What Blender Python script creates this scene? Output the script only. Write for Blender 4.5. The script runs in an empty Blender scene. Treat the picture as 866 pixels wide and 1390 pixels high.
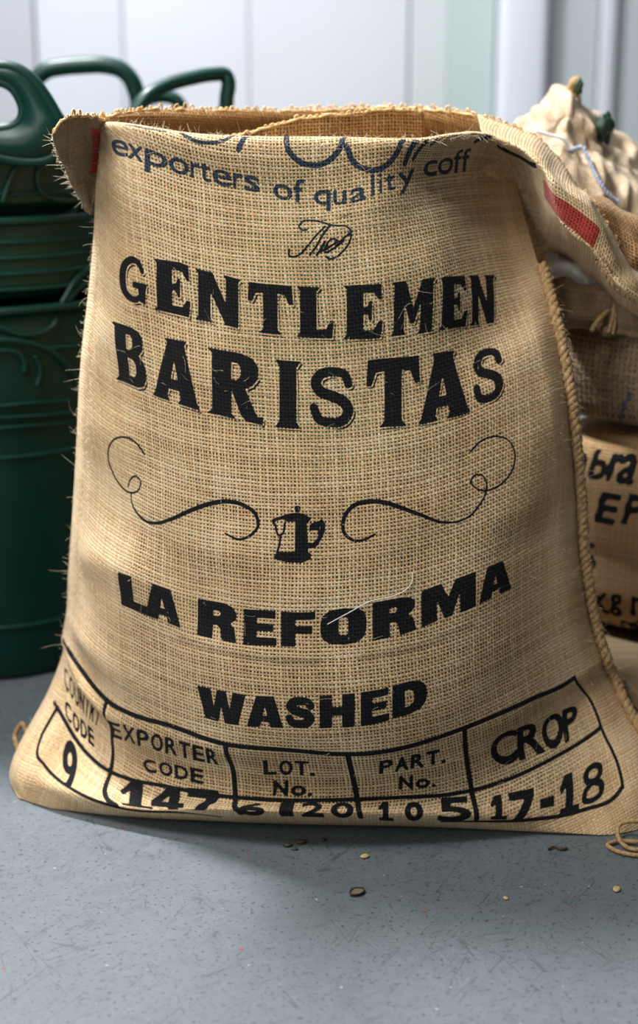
import bpy, math, random
import numpy as np
from mathutils import Vector, Matrix

random.seed(4); rng = np.random.default_rng(4)
scene = bpy.context.scene
COL = scene.collection
R = math.radians

# ------------------------------------------------------------------ camera
cam = bpy.data.cameras.new('camera'); cam_o = bpy.data.objects.new('camera', cam); COL.objects.link(cam_o)
cam_o.location = (0, -1.64, 0.86); cam_o.rotation_euler = (R(90 - 16), 0, 0)
cam.sensor_fit = 'VERTICAL'; cam.sensor_height = 36; cam.sensor_width = 36
cam.lens = 2100 / 1390 * 36
cam.clip_start = 0.05
cam.dof.use_dof = True; cam.dof.focus_distance = 1.68; cam.dof.aperture_fstop = 2.6
scene.camera = cam_o

# ------------------------------------------------------------------ world, lights, exposure
w = bpy.data.worlds.new('world'); scene.world = w; w.use_nodes = True
bg = w.node_tree.nodes['Background']; bg.inputs[0].default_value = (.86, .93, 1.0, 1); bg.inputs[1].default_value = .12

def area(name, loc, target, size, size_y, power, colour=(1, 1, 1)):
    l = bpy.data.lights.new(name, 'AREA'); l.shape = 'RECTANGLE'; l.size = size; l.size_y = size_y
    l.energy = power; l.color = colour
    o = bpy.data.objects.new(name, l); COL.objects.link(o); o.location = loc
    o.rotation_euler = (Vector(target) - Vector(loc)).to_track_quat('-Z', 'Y').to_euler()
    return o
area('overhead_key', (-.80, -.38, 2.1), (0.0, .1, .5), .8, .8, 42, (1, .985, .96))  # unseen key light, added low so the sack darkens towards its bottom
area('front_fill', (-1.7, -2.0, 1.5), (0.0, .05, .45), 1.1, 1.1, 24, (1, .985, .96))  # added soft fill on the sack front, no source known there
area('overhead_light', (-.95, 1.1, 2.7), (-.1, .1, .2), .3, .4, 190, (.97, .98, 1.0))
area('overhead_light', (0.0, 1.55, 2.75), (0, 2.6, .7), 3.6, .3, 33, (.95, .97, 1.0))  # unseen strip added to brighten the back wall

scene.view_settings.view_transform = 'Standard'; scene.view_settings.look = 'None'
scene.view_settings.gamma = 1; scene.view_settings.use_curve_mapping = False
scene.view_settings.exposure = -0.14

# ------------------------------------------------------------------ cloth shapes (metres) and where the print lies on the cloth
KU = [0, 0.006, 0.02, 0.045, 0.08, 0.13, 0.2, 0.3, 0.4, 0.5, 0.6, 0.7, 0.8, 0.88, 0.94, 0.975, 1]
KV = [-0.03, -0.006, 0, 0.0091, 0.0347, 0.103, 0.2569, 0.3798, 0.5754, 0.7052, 0.7802, 0.9046, 1.0001, 1.0201, 1.0401, 1.0851]
FRONT = np.array([[[-0.357,0.0933,0.0015],[-0.3617,0.0979,0.0015],[-0.3492,0.0959,0.0015],[-0.3278,0.0904,0.0015],[-0.2994,0.0881,0.0015],[-0.2598,0.0847,0.0015],[-0.2056,0.0816,0.0015],[-0.1297,0.08,0.0015],[-0.0546,0.0774,0.0015],[0.0199,0.0739,0.0015],[0.0941,0.0698,0.0015],[0.1681,0.062,0.0015],[0.2416,0.0488,0.0015],[0.3003,0.0357,0.0015],[0.3448,0.0266,0.0015],[0.373,0.0289,0.0015],[0.3838,0.0225,0.0015]],[[-0.365,0.0853,0.0018],[-0.3617,0.0833,0.0018],[-0.3492,0.0759,0.0018],[-0.3278,0.0643,0.0018],[-0.2994,0.0562,0.0018],[-0.2598,0.0464,0.0018],[-0.2056,0.0368,0.0018],[-0.1297,0.0288,0.0018],[-0.0546,0.0226,0.0018],[0.0199,0.0179,0.0018],[0.0941,0.015,0.0018],[0.1681,0.0108,0.0018],[0.2416,0.004,0.0018],[0.3003,-0.0014,0.0018],[0.3448,-0.0022,0.0018],[0.373,0.0075,0.0018],[0.3918,0.0145,0.0018]],[[-0.367,0.0833,0.0],[-0.3617,0.0797,0.0001],[-0.3492,0.0709,0.0004],[-0.3278,0.0578,0.0009],[-0.2994,0.0482,0.0016],[-0.2598,0.0369,0.0026],[-0.2056,0.0256,0.0039],[-0.1297,0.016,0.0054],[-0.0546,0.0089,0.0064],[0.0199,0.0039,0.0067],[0.0941,0.0013,0.0064],[0.1681,-0.002,0.0055],[0.2416,-0.0072,0.004],[0.3003,-0.0107,0.0025],[0.3448,-0.0094,0.0013],[0.373,0.0021,0.0005],[0.3938,0.0125,0.0]],[[-0.3856,0.122,0.01],[-0.3767,0.1029,0.0175],[-0.3622,0.086,0.0217],[-0.3389,0.0664,0.0243],[-0.3083,0.0466,0.0243],[-0.2666,0.025,0.0224],[-0.2105,0.0027,0.022],[-0.133,-0.0189,0.0309],[-0.0578,-0.0311,0.0351],[0.0164,-0.035,0.0354],[0.0907,-0.033,0.0322],[0.1657,-0.0259,0.0269],[0.2421,-0.013,0.0205],[0.3048,0.0024,0.0196],[0.3526,0.018,0.0303],[0.3813,0.0299,0.0368],[0.4035,0.045,0.0384]],[[-0.344,0.19,0.1002],[-0.335,0.1626,0.1017],[-0.3215,0.1383,0.09],[-0.3003,0.1104,0.0693],[-0.2722,0.0819,0.0536],[-0.2337,0.0511,0.0464],[-0.1824,0.019,0.0484],[-0.1127,-0.0119,0.0514],[-0.0457,-0.0293,0.0545],[0.0202,-0.035,0.0576],[0.086,-0.0311,0.0583],[0.153,-0.0174,0.0572],[0.222,0.0076,0.0644],[0.2796,0.0376,0.0773],[0.3249,0.0678,0.09],[0.3527,0.0907,0.1003],[0.3755,0.12,0.104]],[[-0.3274,0.21,0.1646],[-0.3181,0.1783,0.1678],[-0.3047,0.1503,0.1593],[-0.284,0.118,0.1436],[-0.2571,0.0851,0.1299],[-0.2207,0.0494,0.1246],[-0.1726,0.0124,0.1253],[-0.1081,-0.0233,0.1214],[-0.0462,-0.0435,0.1227],[0.0144,-0.05,0.1228],[0.075,-0.0452,0.1258],[0.1367,-0.0285,0.1339],[0.2008,0.0023,0.1438],[0.2551,0.0389,0.1508],[0.2986,0.076,0.1544],[0.3254,0.1041,0.1636],[0.3478,0.14,0.1678]],[[-0.3157,0.215,0.2556],[-0.3068,0.1842,0.2609],[-0.2939,0.1569,0.2588],[-0.274,0.1255,0.2552],[-0.2482,0.0934,0.2556],[-0.2139,0.0588,0.2539],[-0.1689,0.0227,0.2499],[-0.1084,-0.012,0.2445],[-0.0503,-0.0316,0.242],[0.0065,-0.038,0.2445],[0.0633,-0.0332,0.2519],[0.121,-0.0167,0.261],[0.1808,0.0137,0.2728],[0.2315,0.05,0.2822],[0.272,0.0866,0.2864],[0.2972,0.1145,0.2909],[0.3183,0.15,0.2909]],[[-0.3032,0.215,0.3708],[-0.2953,0.1876,0.3734],[-0.2833,0.1633,0.3688],[-0.2647,0.1354,0.3585],[-0.2404,0.1069,0.3496],[-0.2076,0.0761,0.3437],[-0.1642,0.044,0.3366],[-0.1052,0.0131,0.3327],[-0.0484,-0.0043,0.3321],[0.0073,-0.01,0.3335],[0.0631,-0.0057,0.3373],[0.1196,0.0093,0.3435],[0.1781,0.0368,0.3547],[0.2272,0.0696,0.3658],[0.2663,0.1027,0.3736],[0.2905,0.1279,0.3773],[0.3106,0.16,0.3762]],[[-0.2878,0.21,0.5242],[-0.2813,0.1899,0.5242],[-0.271,0.1721,0.5189],[-0.2542,0.1516,0.5123],[-0.2319,0.1307,0.508],[-0.2016,0.1081,0.5017],[-0.161,0.0846,0.4923],[-0.1051,0.0619,0.481],[-0.0506,0.0492,0.4744],[0.0033,0.045,0.4734],[0.0572,0.0484,0.4743],[0.1117,0.0603,0.4765],[0.1677,0.0821,0.4838],[0.2142,0.1082,0.4931],[0.2506,0.1345,0.5038],[0.2728,0.1545,0.5125],[0.2906,0.18,0.5181]],[[-0.2743,0.21,0.6131],[-0.2688,0.1942,0.6129],[-0.2595,0.1802,0.6095],[-0.2442,0.164,0.6042],[-0.2238,0.1475,0.5992],[-0.1957,0.1297,0.5937],[-0.1576,0.1112,0.5872],[-0.1049,0.0933,0.5786],[-0.0532,0.0833,0.5713],[-0.0021,0.08,0.5678],[0.0491,0.0837,0.5676],[0.101,0.0964,0.5703],[0.1545,0.1199,0.5732],[0.1991,0.1479,0.5755],[0.2341,0.1761,0.5841],[0.2554,0.1976,0.5947],[0.2724,0.225,0.6049]],[[-0.266,0.205,0.6719],[-0.2611,0.1922,0.6715],[-0.2525,0.1809,0.6688],[-0.2383,0.1678,0.6634],[-0.2192,0.1545,0.6568],[-0.1926,0.1402,0.6498],[-0.1565,0.1252,0.6414],[-0.106,0.1108,0.6312],[-0.0563,0.1026,0.6245],[-0.007,0.1,0.6228],[0.0422,0.1018,0.6241],[0.0919,0.1093,0.6276],[0.1428,0.1288,0.629],[0.1861,0.1623,0.6303],[0.2215,0.2063,0.6365],[0.244,0.2427,0.6451],[0.2611,0.275,0.654]],[[-0.2577,0.2,0.7762],[-0.2537,0.1915,0.7748],[-0.246,0.1839,0.7708],[-0.2331,0.1752,0.7649],[-0.2154,0.1664,0.7603],[-0.1907,0.1568,0.7549],[-0.1568,0.1468,0.745],[-0.109,0.1372,0.7326],[-0.0617,0.1318,0.7222],[-0.0145,0.13,0.7148],[0.0327,0.13,0.7151],[0.0801,0.1382,0.7263],[0.1299,0.1777,0.7374],[0.1726,0.2245,0.7433],[0.207,0.2669,0.7385],[0.2281,0.2943,0.7316],[0.2436,0.315,0.7256]],[[-0.2501,0.195,0.8004],[-0.2465,0.1889,0.8006],[-0.2393,0.1835,0.8008],[-0.2271,0.1773,0.8003],[-0.2104,0.171,0.7985],[-0.1869,0.1641,0.7954],[-0.1545,0.157,0.7906],[-0.1088,0.1501,0.7873],[-0.0634,0.1463,0.786],[-0.0182,0.145,0.786],[0.027,0.145,0.7856],[0.0721,0.145,0.7843],[0.1179,0.1544,0.7843],[0.1566,0.1844,0.7884],[0.1873,0.2146,0.7884],[0.2061,0.2347,0.7836],[0.2198,0.25,0.7782]],[[-0.2501,0.211,0.7994],[-0.2465,0.2049,0.7996],[-0.2393,0.1995,0.7998],[-0.2271,0.1933,0.7993],[-0.2104,0.187,0.7975],[-0.1869,0.1801,0.7944],[-0.1545,0.173,0.7896],[-0.1088,0.1661,0.7863],[-0.0634,0.1623,0.785],[-0.0182,0.161,0.785],[0.027,0.161,0.7846],[0.0721,0.161,0.7833],[0.1179,0.1704,0.7833],[0.1566,0.2004,0.7874],[0.1873,0.2306,0.7874],[0.2061,0.2507,0.7826],[0.2198,0.266,0.7772]],[[-0.2501,0.225,0.7884],[-0.2465,0.2189,0.7886],[-0.2393,0.2135,0.7888],[-0.2271,0.2073,0.7883],[-0.2104,0.201,0.7865],[-0.1869,0.1941,0.7834],[-0.1545,0.187,0.7786],[-0.1088,0.1801,0.7753],[-0.0634,0.1763,0.774],[-0.0182,0.175,0.774],[0.027,0.175,0.7736],[0.0721,0.175,0.7723],[0.1179,0.1844,0.7723],[0.1566,0.2144,0.7764],[0.1873,0.2446,0.7764],[0.2061,0.2647,0.7716],[0.2198,0.28,0.7662]],[[-0.2501,0.231,0.7504],[-0.2465,0.2249,0.7506],[-0.2393,0.2195,0.7508],[-0.2271,0.2133,0.7503],[-0.2104,0.207,0.7485],[-0.1869,0.2001,0.7454],[-0.1545,0.193,0.7406],[-0.1088,0.1861,0.7373],[-0.0634,0.1823,0.736],[-0.0182,0.181,0.736],[0.027,0.181,0.7356],[0.0721,0.181,0.7343],[0.1179,0.1904,0.7343],[0.1566,0.2204,0.7384],[0.1873,0.2506,0.7384],[0.2061,0.2707,0.7336],[0.2198,0.286,0.7282]]])
RIM = np.array([[-0.253,0.205,0.805],[-0.2129,0.2666,0.8114],[-0.1445,0.3182,0.81],[-0.0713,0.3485,0.8083],[0.0041,0.3586,0.8087],[0.0794,0.3486,0.8123],[0.1524,0.318,0.8093],[0.1986,0.2832,0.8001],[0.2197,0.25,0.7825]])
FLAP_LEFT = np.array([[[-0.2479,0.192,0.8029],[-0.2543,0.155,0.8081],[-0.2672,0.125,0.8098],[-0.2805,0.105,0.8056],[-0.294,0.105,0.7915]],[[-0.2517,0.195,0.7806],[-0.2578,0.178,0.7813],[-0.2693,0.158,0.7781],[-0.2824,0.145,0.7747],[-0.2953,0.142,0.7724]],[[-0.2555,0.197,0.7555],[-0.2618,0.187,0.7544],[-0.2712,0.175,0.7527],[-0.2819,0.167,0.7507],[-0.29,0.165,0.7508]],[[-0.2605,0.2,0.726],[-0.2646,0.198,0.7253],[-0.2714,0.192,0.7257],[-0.2794,0.188,0.726],[-0.286,0.187,0.7277]],[[-0.2651,0.205,0.6941],[-0.2678,0.212,0.6944],[-0.2716,0.215,0.6958],[-0.2762,0.217,0.6991],[-0.2806,0.22,0.7074]]])
FLAP_RIGHT = np.array([[[0.191,0.285,0.8043],[0.1927,0.235,0.7864],[0.2068,0.29,0.7695],[0.2188,0.31,0.7447],[0.2348,0.33,0.7165],[0.2557,0.36,0.6449]],[[0.2404,0.285,0.7905],[0.2297,0.215,0.7738],[0.2405,0.255,0.7565],[0.2518,0.295,0.7323],[0.2618,0.315,0.7041],[0.2742,0.36,0.6054]],[[0.2677,0.285,0.7749],[0.2534,0.195,0.759],[0.2583,0.2,0.7386],[0.2653,0.225,0.7156],[0.2736,0.265,0.6905],[0.294,0.37,0.6211]],[[0.2902,0.28,0.7526],[0.2741,0.185,0.7388],[0.2773,0.172,0.718],[0.2796,0.18,0.693],[0.2857,0.2,0.6818],[0.3148,0.37,0.6249]],[[0.3123,0.27,0.7235],[0.301,0.182,0.7181],[0.3033,0.165,0.6994],[0.2993,0.17,0.6763],[0.3038,0.19,0.6657],[0.3373,0.37,0.6098]],[[0.3314,0.255,0.7002],[0.3207,0.182,0.6979],[0.325,0.162,0.6788],[0.3198,0.165,0.6582],[0.3254,0.185,0.6491],[0.3602,0.37,0.5908]],[[0.3596,0.24,0.6525],[0.3512,0.185,0.6509],[0.3488,0.165,0.6421],[0.3416,0.165,0.6319],[0.3459,0.18,0.6179],[0.3816,0.36,0.5673]],[[0.386,0.23,0.6201],[0.3771,0.185,0.6199],[0.374,0.168,0.6144],[0.3728,0.168,0.6066],[0.3757,0.18,0.5963],[0.4146,0.36,0.5405]],[[0.4479,0.25,0.5852],[0.4411,0.22,0.5843],[0.4369,0.2,0.5802],[0.4373,0.2,0.5731],[0.4402,0.21,0.5645],[0.4777,0.36,0.5115]]])
LOOSE_FOLD = np.array([[[0.2807,0.29,0.7362],[0.2939,0.285,0.7259],[0.311,0.275,0.7091],[0.3286,0.265,0.6817],[0.3426,0.262,0.6598]],[[0.3079,0.288,0.724],[0.3209,0.27,0.7112],[0.3344,0.26,0.6927],[0.3503,0.255,0.6606],[0.3613,0.255,0.6384]],[[0.3396,0.285,0.71],[0.3495,0.262,0.6996],[0.36,0.25,0.6787],[0.3669,0.245,0.6484],[0.3726,0.245,0.6271]],[[0.3667,0.282,0.6979],[0.3757,0.255,0.6861],[0.3801,0.24,0.6665],[0.3828,0.23,0.6457],[0.3857,0.23,0.6254]],[[0.4031,0.28,0.6856],[0.4093,0.25,0.6726],[0.4134,0.235,0.6539],[0.4178,0.23,0.6369],[0.4216,0.23,0.6193]]])
INNER_FOLD = np.array([[[-0.1164,0.25,0.7807],[-0.0814,0.25,0.7867],[-0.0419,0.25,0.7969],[-0.0026,0.252,0.8045],[0.0412,0.258,0.8085],[0.0854,0.27,0.8116],[0.1264,0.29,0.8094]],[[-0.1175,0.26,0.7563],[-0.0821,0.26,0.7563],[-0.0424,0.262,0.7562],[-0.0027,0.265,0.756],[0.0417,0.27,0.7557],[0.0866,0.28,0.7552],[0.1277,0.295,0.7544]]])
HEM = np.array([[0.3278,0.183,0.6451],[0.3356,0.18,0.6334],[0.3465,0.178,0.6173],[0.3605,0.176,0.6073],[0.3761,0.174,0.5989],[0.4377,0.2,0.5678]])
INK = [
 ('L','slab',[('G',0.0,0.0793),('E',0.0928,0.1896),('N',0.1992,0.323),('T',0.3385,0.4584),('L',0.4662,0.5648),('E',0.588,0.6944),('M',0.7157,0.8298),('E',0.8395,0.9188),('N',0.9265,1.0)],[(-0.0077,0.0583,0.7043,0.0509,0.7751),(0.0346,0.0935,0.7066,0.0873,0.7799),(0.0769,0.1287,0.7079,0.1238,0.7824),(0.1192,0.164,0.7088,0.1606,0.7854),(0.1615,0.1994,0.7093,0.1975,0.7886),(0.2038,0.2348,0.7089,0.2343,0.7859),(0.2461,0.2703,0.7092,0.2712,0.7861),(0.2884,0.3056,0.7091,0.308,0.7856),(0.3308,0.3409,0.7077,0.3446,0.7829),(0.3731,0.3763,0.7078,0.3814,0.7822),(0.4154,0.4117,0.7086,0.4182,0.7826),(0.4577,0.4471,0.7084,0.4549,0.7817),(0.5,0.4826,0.7082,0.4917,0.7812),(0.5423,0.518,0.7081,0.5285,0.7811),(0.5846,0.5532,0.7069,0.5656,0.783),(0.6269,0.5886,0.7064,0.6024,0.7828),(0.6692,0.6237,0.7055,0.6389,0.7813),(0.7116,0.6592,0.7062,0.6756,0.7809),(0.7539,0.6945,0.706,0.7123,0.7814),(0.7962,0.7296,0.7053,0.7494,0.7821),(0.8385,0.7652,0.7064,0.7865,0.783),(0.8808,0.8006,0.7066,0.8233,0.7832),(0.9231,0.8363,0.7075,0.8601,0.7832),(0.9654,0.8717,0.7073,0.8957,0.7793),(1.0077,0.9057,0.7032,0.9299,0.7717)],0,1),
 ('L','slab',[('B',0.0,0.0847),('A',0.1017,0.2279),('R',0.2429,0.3879),('I',0.4162,0.4821),('S',0.4972,0.6271),('T',0.6516,0.791),('A',0.7853,0.919),('S',0.9209,1.0)],[(-0.0075,0.0579,0.5781,0.0478,0.67),(0.0331,0.0909,0.578,0.0819,0.6709),(0.0737,0.1239,0.5778,0.1163,0.6704),(0.1143,0.1569,0.5763,0.1506,0.669),(0.1549,0.1899,0.5771,0.1847,0.6705),(0.1955,0.2229,0.5772,0.2189,0.6718),(0.2361,0.2559,0.5774,0.2532,0.6715),(0.2767,0.2889,0.5783,0.2875,0.6715),(0.3173,0.3218,0.5781,0.3218,0.6723),(0.3579,0.3548,0.577,0.356,0.6727),(0.3985,0.3878,0.5756,0.3903,0.6723),(0.4391,0.4207,0.5756,0.4246,0.6723),(0.4797,0.4537,0.5753,0.459,0.6728),(0.5203,0.4866,0.5735,0.4932,0.672),(0.5609,0.5195,0.5738,0.5276,0.6729),(0.6015,0.5524,0.5736,0.562,0.6731),(0.6421,0.5854,0.5745,0.5965,0.6749),(0.6827,0.6184,0.5756,0.631,0.6765),(0.7233,0.6514,0.5753,0.6654,0.6759),(0.7639,0.6843,0.5743,0.6995,0.6749),(0.8045,0.7172,0.5735,0.7337,0.6748),(0.8451,0.7502,0.574,0.768,0.6745),(0.8857,0.7831,0.5735,0.8021,0.6737),(0.9263,0.8163,0.5753,0.8369,0.6754),(0.9669,0.8493,0.5754,0.8713,0.6752),(1.0075,0.882,0.5739,0.9047,0.6718)],0,1),
 ('L','wide',[('L',0.0,0.0714),('A',0.0583,0.1466),('R',0.1898,0.2932),('E',0.3102,0.3966),('F',0.4079,0.4962),('O',0.5094,0.6278),('R',0.6429,0.7556),('M',0.7688,0.906),('A',0.9135,1.0)],[(-0.0075,0.0964,0.256,0.0925,0.306),(0.0331,0.1274,0.2556,0.1237,0.3078),(0.0737,0.1584,0.2547,0.1549,0.3091),(0.1143,0.1895,0.2549,0.1862,0.3096),(0.1549,0.2205,0.2539,0.2175,0.3089),(0.1955,0.2516,0.2519,0.249,0.3081),(0.2361,0.2826,0.2538,0.2802,0.3101),(0.2767,0.3135,0.2546,0.3115,0.3112),(0.3173,0.3445,0.2551,0.3429,0.3081),(0.3579,0.3755,0.2581,0.3742,0.3101),(0.3985,0.4065,0.2597,0.4055,0.3107),(0.4391,0.4376,0.2598,0.4369,0.3098),(0.4797,0.4688,0.2596,0.4683,0.3097),(0.5203,0.4998,0.2598,0.4996,0.3124),(0.5609,0.5308,0.2589,0.5309,0.3122),(0.6015,0.5618,0.2568,0.5623,0.311),(0.6421,0.5928,0.2565,0.5935,0.3136),(0.6827,0.6237,0.2567,0.6249,0.3137),(0.7233,0.6548,0.2562,0.6563,0.313),(0.7639,0.6859,0.2579,0.6877,0.3141),(0.8045,0.7172,0.2606,0.719,0.3167),(0.8451,0.7483,0.2609,0.7505,0.317),(0.8857,0.7794,0.2604,0.7819,0.3164),(0.9263,0.8107,0.2628,0.8132,0.3159),(0.9669,0.8417,0.2631,0.8445,0.3139),(1.0075,0.8728,0.2632,0.8758,0.3117)],0,0),
 ('L','wide',[('W',0.0,0.2173),('A',0.2204,0.3802),('S',0.3834,0.524),('H',0.5367,0.6869),('E',0.7125,0.8339),('D',0.8466,1.0)],[(-0.0128,0.2413,0.1306,0.2415,0.1739),(0.0605,0.2733,0.1316,0.2741,0.178),(0.1337,0.3051,0.1323,0.3067,0.1803),(0.207,0.337,0.1337,0.3391,0.1807),(0.2802,0.369,0.1355,0.3716,0.1824),(0.3535,0.401,0.1369,0.4042,0.1845),(0.4267,0.4331,0.1387,0.4368,0.1862),(0.5,0.4653,0.1401,0.4694,0.1869),(0.5733,0.4975,0.1419,0.5021,0.1892),(0.6465,0.5295,0.1418,0.5346,0.1888),(0.7198,0.5615,0.1416,0.5671,0.1888),(0.793,0.5936,0.1424,0.5995,0.1882),(0.8663,0.626,0.1444,0.632,0.1883),(0.9395,0.658,0.1444,0.6645,0.1876),(1.0128,0.6899,0.1435,0.6967,0.1861)],0,0),
 ('L','x',[('e',0.0,0.049),('x',0.0469,0.0898),('p',0.0939,0.1571),('o',0.1592,0.2143),('r',0.2184,0.2449),('t',0.2449,0.2755),('e',0.2796,0.3327),('r',0.3367,0.3653),('s',0.3673,0.4122),('o',0.449,0.502),('f',0.5041,0.5347),('q',0.5612,0.6082),('u',0.6143,0.651),('a',0.6612,0.7061),('l',0.7184,0.7265),('i',0.7388,0.7469),('t',0.7551,0.7816),('y',0.7898,0.8388),('c',0.8653,0.9061),('o',0.9082,0.9531),('f',0.9531,0.9776),('f',0.9755,1.0)],[(-0.0082,0.0281,0.9039,0.0252,0.9378),(0.036,0.066,0.9066,0.0639,0.9375),(0.0802,0.1042,0.9047,0.1026,0.934),(0.1244,0.1423,0.9035,0.1413,0.9316),(0.1686,0.1804,0.9042,0.1798,0.9312),(0.2128,0.2184,0.9044,0.2183,0.9302),(0.257,0.2565,0.905,0.2567,0.9296),(0.3012,0.2945,0.9051,0.2951,0.9287),(0.3453,0.3326,0.9058,0.3335,0.9283),(0.3895,0.3708,0.9078,0.372,0.9292),(0.4337,0.4087,0.9051,0.4102,0.9262),(0.4779,0.4466,0.9038,0.4484,0.9245),(0.5221,0.4846,0.9033,0.4867,0.9237),(0.5663,0.5225,0.9024,0.5249,0.9227),(0.6105,0.5605,0.9016,0.5631,0.922),(0.6547,0.5983,0.9007,0.6013,0.9213),(0.6988,0.6366,0.9019,0.64,0.9227),(0.743,0.6752,0.9053,0.6791,0.9265),(0.7872,0.7132,0.9061,0.7177,0.9285),(0.8314,0.7515,0.9067,0.7566,0.9306),(0.8756,0.7907,0.9111,0.7966,0.9369),(0.9198,0.8278,0.9067,0.8341,0.933),(0.964,0.8651,0.9033,0.872,0.9304),(1.0082,0.9033,0.9043,0.9109,0.9325)],0.55,0),
 ('L','cap',[('C',0.0,0.1254),('O',0.1458,0.2711),('U',0.2915,0.4169),('N',0.4373,0.5627),('T',0.5831,0.7085),('R',0.7289,0.8542),('Y',0.8746,1.0)],[(-0.085,0.0065,0.0441,-0.0004,0.0514),(0.149,0.0202,0.0448,0.0127,0.0539),(0.383,0.0321,0.0474,0.025,0.0601),(0.617,0.044,0.0508,0.0393,0.069),(0.851,0.0564,0.055,0.056,0.0794),(1.085,0.0701,0.0579,0.0716,0.0826)],0.65,0),
 ('L','cap',[('C',0.0,0.2228),('O',0.2591,0.4819),('D',0.5181,0.7409),('E',0.7772,1.0)],[(-0.1036,0.0197,0.0356,0.0117,0.0404),(0.1378,0.0302,0.0364,0.0222,0.0416),(0.3793,0.0408,0.0372,0.0327,0.0429),(0.6207,0.0506,0.0387,0.0419,0.0457),(0.8622,0.0612,0.0398,0.0519,0.0483),(1.1036,0.0727,0.0403,0.0629,0.0502)],0.9,0),
 ('L','cap',[('9',0.0,1.0)],[(-0.2215,0.075,0.0145,0.0329,0.0296),(0.0671,0.0808,0.0146,0.0364,0.0306),(0.3557,0.0867,0.0147,0.0399,0.0317),(0.6443,0.0925,0.0148,0.0436,0.0329),(0.9329,0.0984,0.0149,0.0473,0.0342),(1.2215,0.1044,0.0149,0.0514,0.0357)],1.6,0),
 ('L','cap',[('E',0.0,0.1094),('X',0.1272,0.2366),('P',0.2545,0.3639),('O',0.3817,0.4911),('R',0.5089,0.6183),('T',0.6361,0.7455),('E',0.7634,0.8728),('R',0.8906,1.0)],[(-0.0275,0.0813,0.061,0.0838,0.0841),(0.1483,0.1157,0.0691,0.1199,0.0911),(0.3242,0.1506,0.0714,0.1548,0.0926),(0.5,0.1851,0.0704,0.1894,0.0919),(0.6758,0.2196,0.0699,0.224,0.092),(0.8517,0.2545,0.071,0.2591,0.0936),(1.0275,0.2892,0.0712,0.2939,0.0941)],0.9,0),
 ('L','cap',[('C',0.0,0.2228),('O',0.2591,0.4819),('D',0.5181,0.7409),('E',0.7772,1.0)],[(-0.0488,0.1456,0.0445,0.139,0.0565),(0.1707,0.169,0.0449,0.1628,0.0583),(0.3902,0.193,0.0445,0.187,0.0587),(0.6098,0.2166,0.0446,0.2111,0.0596),(0.8293,0.2404,0.0446,0.2353,0.0608),(1.0488,0.2643,0.0442,0.2596,0.0619)],0.9,0),
 ('L','wide',[('1',0.0,0.3333),('4',0.3258,0.6591),('7',0.6818,1.0)],[(-0.0303,0.1617,0.0154,0.1228,0.0319),(0.1818,0.1927,0.0163,0.1534,0.0347),(0.3939,0.2253,0.0161,0.1882,0.0356),(0.6061,0.2586,0.0151,0.2221,0.0374),(0.8182,0.2918,0.0138,0.2569,0.039),(1.0303,0.324,0.0132,0.2923,0.0402)],0.5,0),
 ('L','cap',[('L',0.0,0.2604),('O',0.3028,0.5633),('T',0.6057,0.8661),('.',0.8958,1.0)],[(-0.0557,0.3586,0.0648,0.3627,0.0855),(0.1666,0.3803,0.0656,0.3845,0.0864),(0.3889,0.402,0.0662,0.4063,0.0871),(0.6111,0.4237,0.0665,0.4281,0.0877),(0.8334,0.4453,0.0664,0.4499,0.088),(1.0557,0.4669,0.0659,0.4716,0.088)],1.0,0),
 ('L','cap',[('N',0.0,0.3736),('o',0.4344,0.808),('.',0.8506,1.0)],[(-0.0707,0.3797,0.0393,0.376,0.0589),(0.1576,0.3963,0.0397,0.3934,0.0591),(0.3859,0.413,0.04,0.4108,0.0591),(0.6141,0.4298,0.0399,0.4282,0.0588),(0.8424,0.4467,0.0397,0.4456,0.0582),(1.0707,0.4636,0.0392,0.4629,0.0574)],1.0,0),
 ('L','cap',[('6',0.0,0.2323),('1',0.3548,0.4774),('2',0.5419,0.7419),('0',0.8,1.0)],[(-0.0258,0.3518,0.0099,0.3324,0.0299),(0.1495,0.3828,0.0101,0.3646,0.0317),(0.3247,0.4136,0.0102,0.3979,0.0329),(0.5,0.4445,0.0102,0.4322,0.0333),(0.6753,0.4755,0.0101,0.4669,0.0329),(0.8505,0.5064,0.0102,0.5015,0.0322),(1.0258,0.5373,0.0104,0.5359,0.0315)],1.1,0),
 ('L','cap',[('P',0.0,0.1999),('A',0.2325,0.4324),('R',0.4649,0.6648),('T',0.6974,0.8973),('.',0.92,1.0)],[(-0.0435,0.5746,0.0679,0.5794,0.0901),(0.1739,0.6021,0.0693,0.6067,0.0909),(0.3913,0.6294,0.0703,0.6338,0.0908),(0.6087,0.6566,0.0707,0.6607,0.09),(0.8261,0.6836,0.0703,0.6875,0.0885),(1.0435,0.7102,0.0687,0.7142,0.0864)],1.0,0),
 ('L','cap',[('N',0.0,0.3736),('o',0.4344,0.808),('.',0.8506,1.0)],[(-0.0772,0.6055,0.0443,0.6102,0.063),(0.1537,0.6213,0.0445,0.6262,0.0625),(0.3846,0.6372,0.0447,0.6423,0.0619),(0.6154,0.653,0.0447,0.6582,0.0611),(0.8463,0.6687,0.0446,0.6741,0.06),(1.0772,0.6842,0.044,0.6898,0.0587)],1.0,0),
 ('L','wide',[('1',0.0,1.0)],[(-0.2,0.5652,0.0084,0.5675,0.0318),(0.08,0.5716,0.0083,0.5746,0.0316),(0.36,0.5779,0.0082,0.5816,0.0314),(0.64,0.5843,0.0081,0.5886,0.0312),(0.92,0.5906,0.0079,0.5956,0.031),(1.2,0.5969,0.0078,0.6026,0.0308)],0.3,0),
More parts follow.
